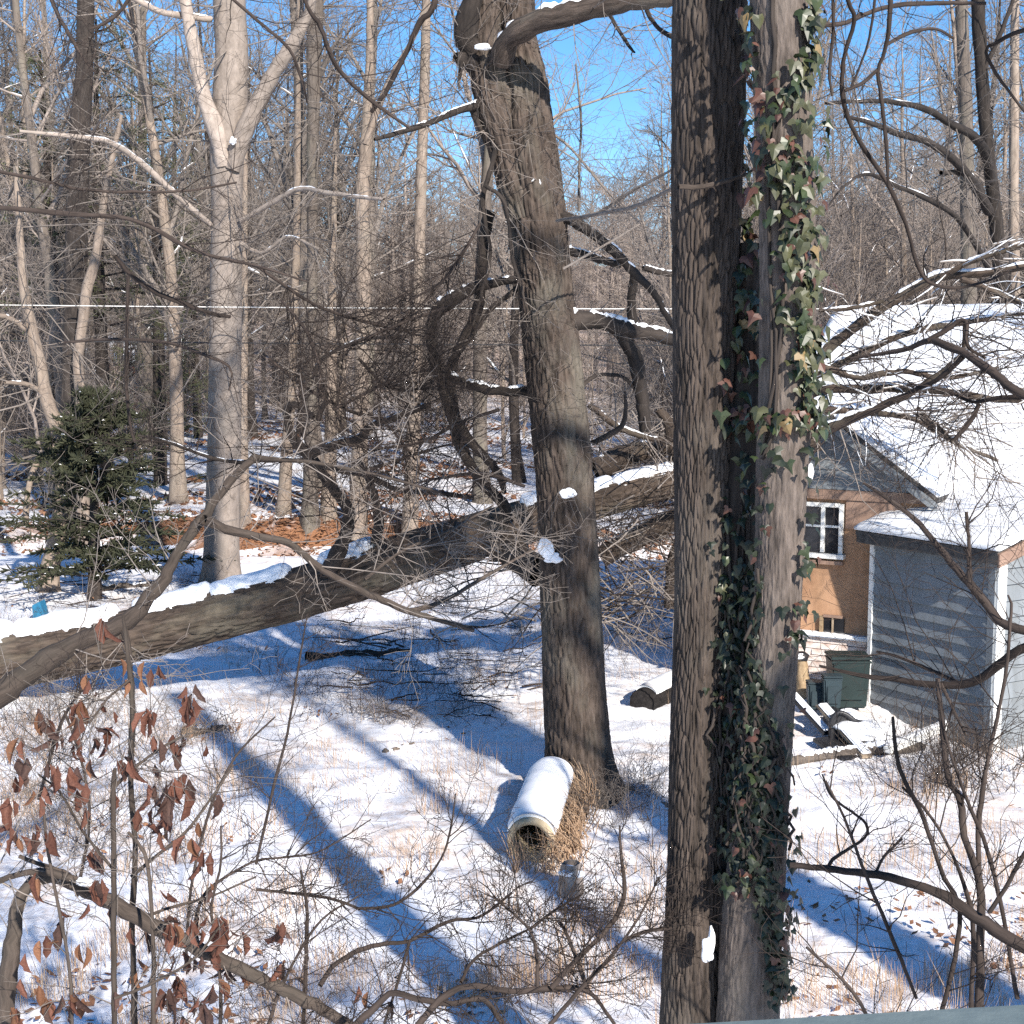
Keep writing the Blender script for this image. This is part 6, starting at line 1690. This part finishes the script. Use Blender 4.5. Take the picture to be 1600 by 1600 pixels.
bush('tangle of fine dark twigs between the pale forked tree and the leaning tree', 'bare_bough', 'branch', [
    ([(400, 415, 5), (450, 450, 5), (500, 480, 5), (560, 500, 5), (640, 520, 3)], 13, 13.5), ([(560, 560, 5), (600, 600, 5), (640, 610, 4), (690, 590, 3)], 13.5, 13.5), ([(440, 470, 4), (480, 520, 5), (500, 580, 5), (495, 620, 4)], 13, 13), ([(700, 480, 4), (640, 500, 5), (580, 525, 5), (520, 550, 4)], 13, 13),
    ([(560, 740, 5), (620, 720, 5), (680, 700, 4), (730, 690, 3)], 13.5, 13.5), ([(520, 640, 5), (560, 620, 5), (620, 590, 4), (680, 575, 3)], 13.3, 13.4), ([(780, 640, 6), (720, 660, 6), (660, 690, 5), (590, 700, 4), (520, 690, 3)], 13.6, 13.2), ([(820, 760, 6), (760, 740, 6), (700, 745, 5), (640, 760, 4), (580, 800, 3)], 13.6, 13.4), ([(420, 560, 5), (470, 600, 5), (540, 640, 5), (600, 660, 4), (650, 720, 3)], 13.2, 13.6), ([(750, 350, 5), (720, 400, 5), (690, 440, 4), (640, 470, 3)], 13, 13)], 13, M['twig_dark'], 106, (30, (.4, 1.5), .006, 2, (6, 4)), base=(P(400, 415, 13).x, 13, 4))
bush('bare twigs crossing the sky gap between the two main trees', 'bare_bough', 'branch', [
    ([(905, 330, 5), (905, 260, 4), (908, 190, 4), (900, 100, 3)], 14, 14), ([(870, 345, 5), (930, 335, 6), (985, 325, 6), (1020, 310, 6), (1055, 292, 6)], 13, 7.5), ([(895, 345, 6), (940, 330, 6), (985, 300, 5), (1050, 265, 4)], 14, 13), ([(850, 200, 4), (890, 230, 4), (950, 300, 4), (1000, 350, 3)], 14, 13.5),
    ([(880, 420, 4), (950, 380, 4), (1000, 350, 3)], 13, 13)], 13, M['twig'], 107, (18, (.3, 1.0), .0035, 2, (4, 3)), base=(P(905, 330, 14).x, 14, 4))

# ================================================================== GRASS AND LEAF LITTER
def blades(n, ybox, pxbox, seed, hgt, dens):
    rng = np.random.RandomState(seed)
    D = rng.uniform(0, 1, n * 4); D = 1 / (D * (1 / ybox[0] - 1 / ybox[1]) + 1 / ybox[1])
    px = rng.uniform(pxbox[0], pxbox[1], n * 4)
    x = (px - 800) / FPX * D
    m = noise3(np.stack([x * .9, D * .9, 0 * x + seed], 1)) + .4 * noise3(np.stack([x * 3, D * 3, 0 * x + 2], 1))
    keep = np.where(m > dens)[0][:n]
    x, D = x[keep], D[keep]; k = len(x)
    z = terrain(x, D)
    h = rng.uniform(hgt[0], hgt[1], k); an = rng.uniform(0, 6.28, k); ln = np.abs(rng.normal(0, .35, k)) * h
    w = rng.uniform(.0012, .003, k)
    b = np.stack([x, D, z - .02], 1)
    wd = np.stack([np.cos(an + 1.57), np.sin(an + 1.57), 0 * x], 1) * w[:, None]
    l = np.stack([np.cos(an) * ln, np.sin(an) * ln, 0 * x], 1)
    up_ = np.stack([0 * x, 0 * x, h], 1)
    p1 = b + up_ * .55 + l * .3; p2 = b + up_ + l
    V = np.stack([b - wd, b + wd, p1 + wd * .8, p1 - wd * .8, p2 + wd * .2, p2 - wd * .2], 1).reshape(-1, 3)
    i = np.arange(k)[:, None] * 6
    Fc = np.concatenate([i + np.array([0, 1, 2, 3]), i + np.array([3, 2, 4, 5])], 0)
    return V, Fc
va, fa = blades(19000, (6.8, 15), (-150, 1750), 3, (.05, .26), .10)
vb, fb_ = blades(5000, (13, 24), (-150, 1750), 4, (.08, .35), .12)
vc, fc = blades(4200, (6.8, 12), (700, 1700), 6, (.15, .45), .20)
o = obj('dry_grass', mesh_raw('dry_grass', np.vstack([va, vb, vc]), np.vstack([fa, fb_ + len(va), fc + len(va) + len(vb)])), M['grass'])
tag(o, 'thin tan grass blades poking up through the snow', 'grass', kind='stuff')
def litter(n, fn, seed, size):
    rng = np.random.RandomState(seed)
    V, Fc = [], []
    c = fn(rng, n); k = len(c)
    an = rng.uniform(0, 6.28, k); s = rng.uniform(size[0], size[1], k)
    tx = rng.normal(0, .35, k); ty = rng.normal(0, .35, k)
    ux = np.stack([np.cos(an), np.sin(an), tx], 1) * s[:, None]; uy = np.stack([-np.sin(an), np.cos(an), ty], 1) * s[:, None] * .55
    V = np.stack([c - ux, c - uy * .9, c + ux, c + uy], 1).reshape(-1, 3)
    Fc = np.arange(k)[:, None] * 4 + np.arange(4)[None]
    return V, Fc
def bank_pts(rng, n):
    x = rng.uniform(-26, 16, n); y = 33.0 - .9 * np.sin(x * .31 + .7) - .5 * np.sin(x * .83) + rng.normal(0, .5, n)
    return np.stack([x, y, terrain(x, y) + .02], 1)
def floor_pts(rng, n):
    D = 1 / (rng.uniform(0, 1, n * 3) * (1 / 7. - 1 / 30) + 1 / 30); x = (rng.uniform(-200, 1800, n * 3) - 800) / FPX * D
    m = noise3(np.stack([x * .7, D * .7, 0 * x + 9], 1)); kk = np.where(m > .16)[0][:n]
    return np.stack([x[kk], D[kk], terrain(x[kk], D[kk]) + .035], 1)
def far_pts(rng, n):
    y = rng.uniform(35, 75, n * 3); x = (rng.uniform(-200, 1800, n * 3) - 800) / FPX * y
    m = noise3(np.stack([x * .2, y * .2, 0 * x + 5], 1)); kk = np.where(m > .08)[0][:n]
    return np.stack([x[kk], y[kk], terrain(x[kk], y[kk]) + .04], 1)
L1, L2, L3 = litter(9000, bank_pts, 1, (.06, .12)), litter(2600, floor_pts, 2, (.02, .045)), litter(9000, far_pts, 3, (.08, .16))
o = obj('leaf_litter', mesh_raw('leaf_litter', np.vstack([L1[0], L2[0], L3[0]]), np.vstack([L1[1], L2[1] + len(L1[0]), L3[1] + len(L1[0]) + len(L2[0])]), smooth=False), M['litter'])
tag(o, 'reddish brown fallen leaves on the creek bank and in the snow', 'leaf litter', kind='stuff')

# ================================================================== TREES BESIDE THE HOUSE THAT THROW THE SHADOWS
def side_tree(x, y, r, hgt, seed, label, first=.6, kids=(8, 4, 3), spread=2.3):
    rng = random.Random(seed)
    z0 = tz(x, y)
    root = empty('bare_tree', (x, y, z0), label, 'tree', 'trees standing beside the deck')
    pth = resample([(x, y, z0 - .2, r * 1.25), (x, y, z0 + 1, r), (x + .1, y, z0 + hgt * .5, r * .8), (x, y + .1, z0 + hgt, r * .25)], 60)
    v, f, a = trunk_arrays(pth, 24, .012, 16, 2.5, .05, None, (x, y, z0), seed)
    obj('trunk', mesh_raw('trunk', v, f, a), M['bark_grey'], root)
    tw = Tubes()
    for k in range(kids[0]):
        t = first + (1 - first) * (k + rng.random()) / kids[0]
        q = pth[min(59, int(t * 59))]; an = rng.uniform(0, 6.28); el = rng.uniform(.1, .9)
        grow(tw, tuple(q[:3]), (math.cos(an) * math.cos(el), math.sin(an) * math.cos(el), math.sin(el)), spread * rng.uniform(.6, 1.1), r * .3, 2, rng, .22, .04, kids[1:], .004, 5)
    tw.build('crown', M['twig'], root)
SHL = ['thickest bare tree right of the deck rail', 'slim bare tree closest in front of the deck rail', 'bare tree farthest in front of the deck rail, at right']
side_tree(6.3, 2.4, .36, 13, 701, SHL[0])
side_tree(3.95, 3.2, .15, 11, 702, SHL[1])
side_tree(5.0, 4.75, .17, 9.2, 703, SHL[2])
side_tree(12.6, 8.6, .16, 13, 706, 'bare tree farthest right, standing beside the house')
side_tree(15.2, 9.5, .2, 15, 707, 'thick bare tree farthest right behind the shed corner')
shade_snag = empty('shade_snag', (3.50, 1.2, tz(3.50, 1.2)), 'unseen broken trunk added beside the deck rail to shade the right stem', 'tree')  # added out of view to throw shade on the lower right stem
pth = resample([(3.50, 1.2, -.2, .17), (3.50, 1.2, 3, .15), (3.53, 1.2, 5.7, .13), (3.55, 1.2, 6.1, .05)], 60)
v, f, a = trunk_arrays(pth, 24, .012, 16, 2.5, .05, None, tuple(shade_snag.location), 8.)
obj('trunk', mesh_raw('trunk', v, f, a), M['bark_grey'], shade_snag)
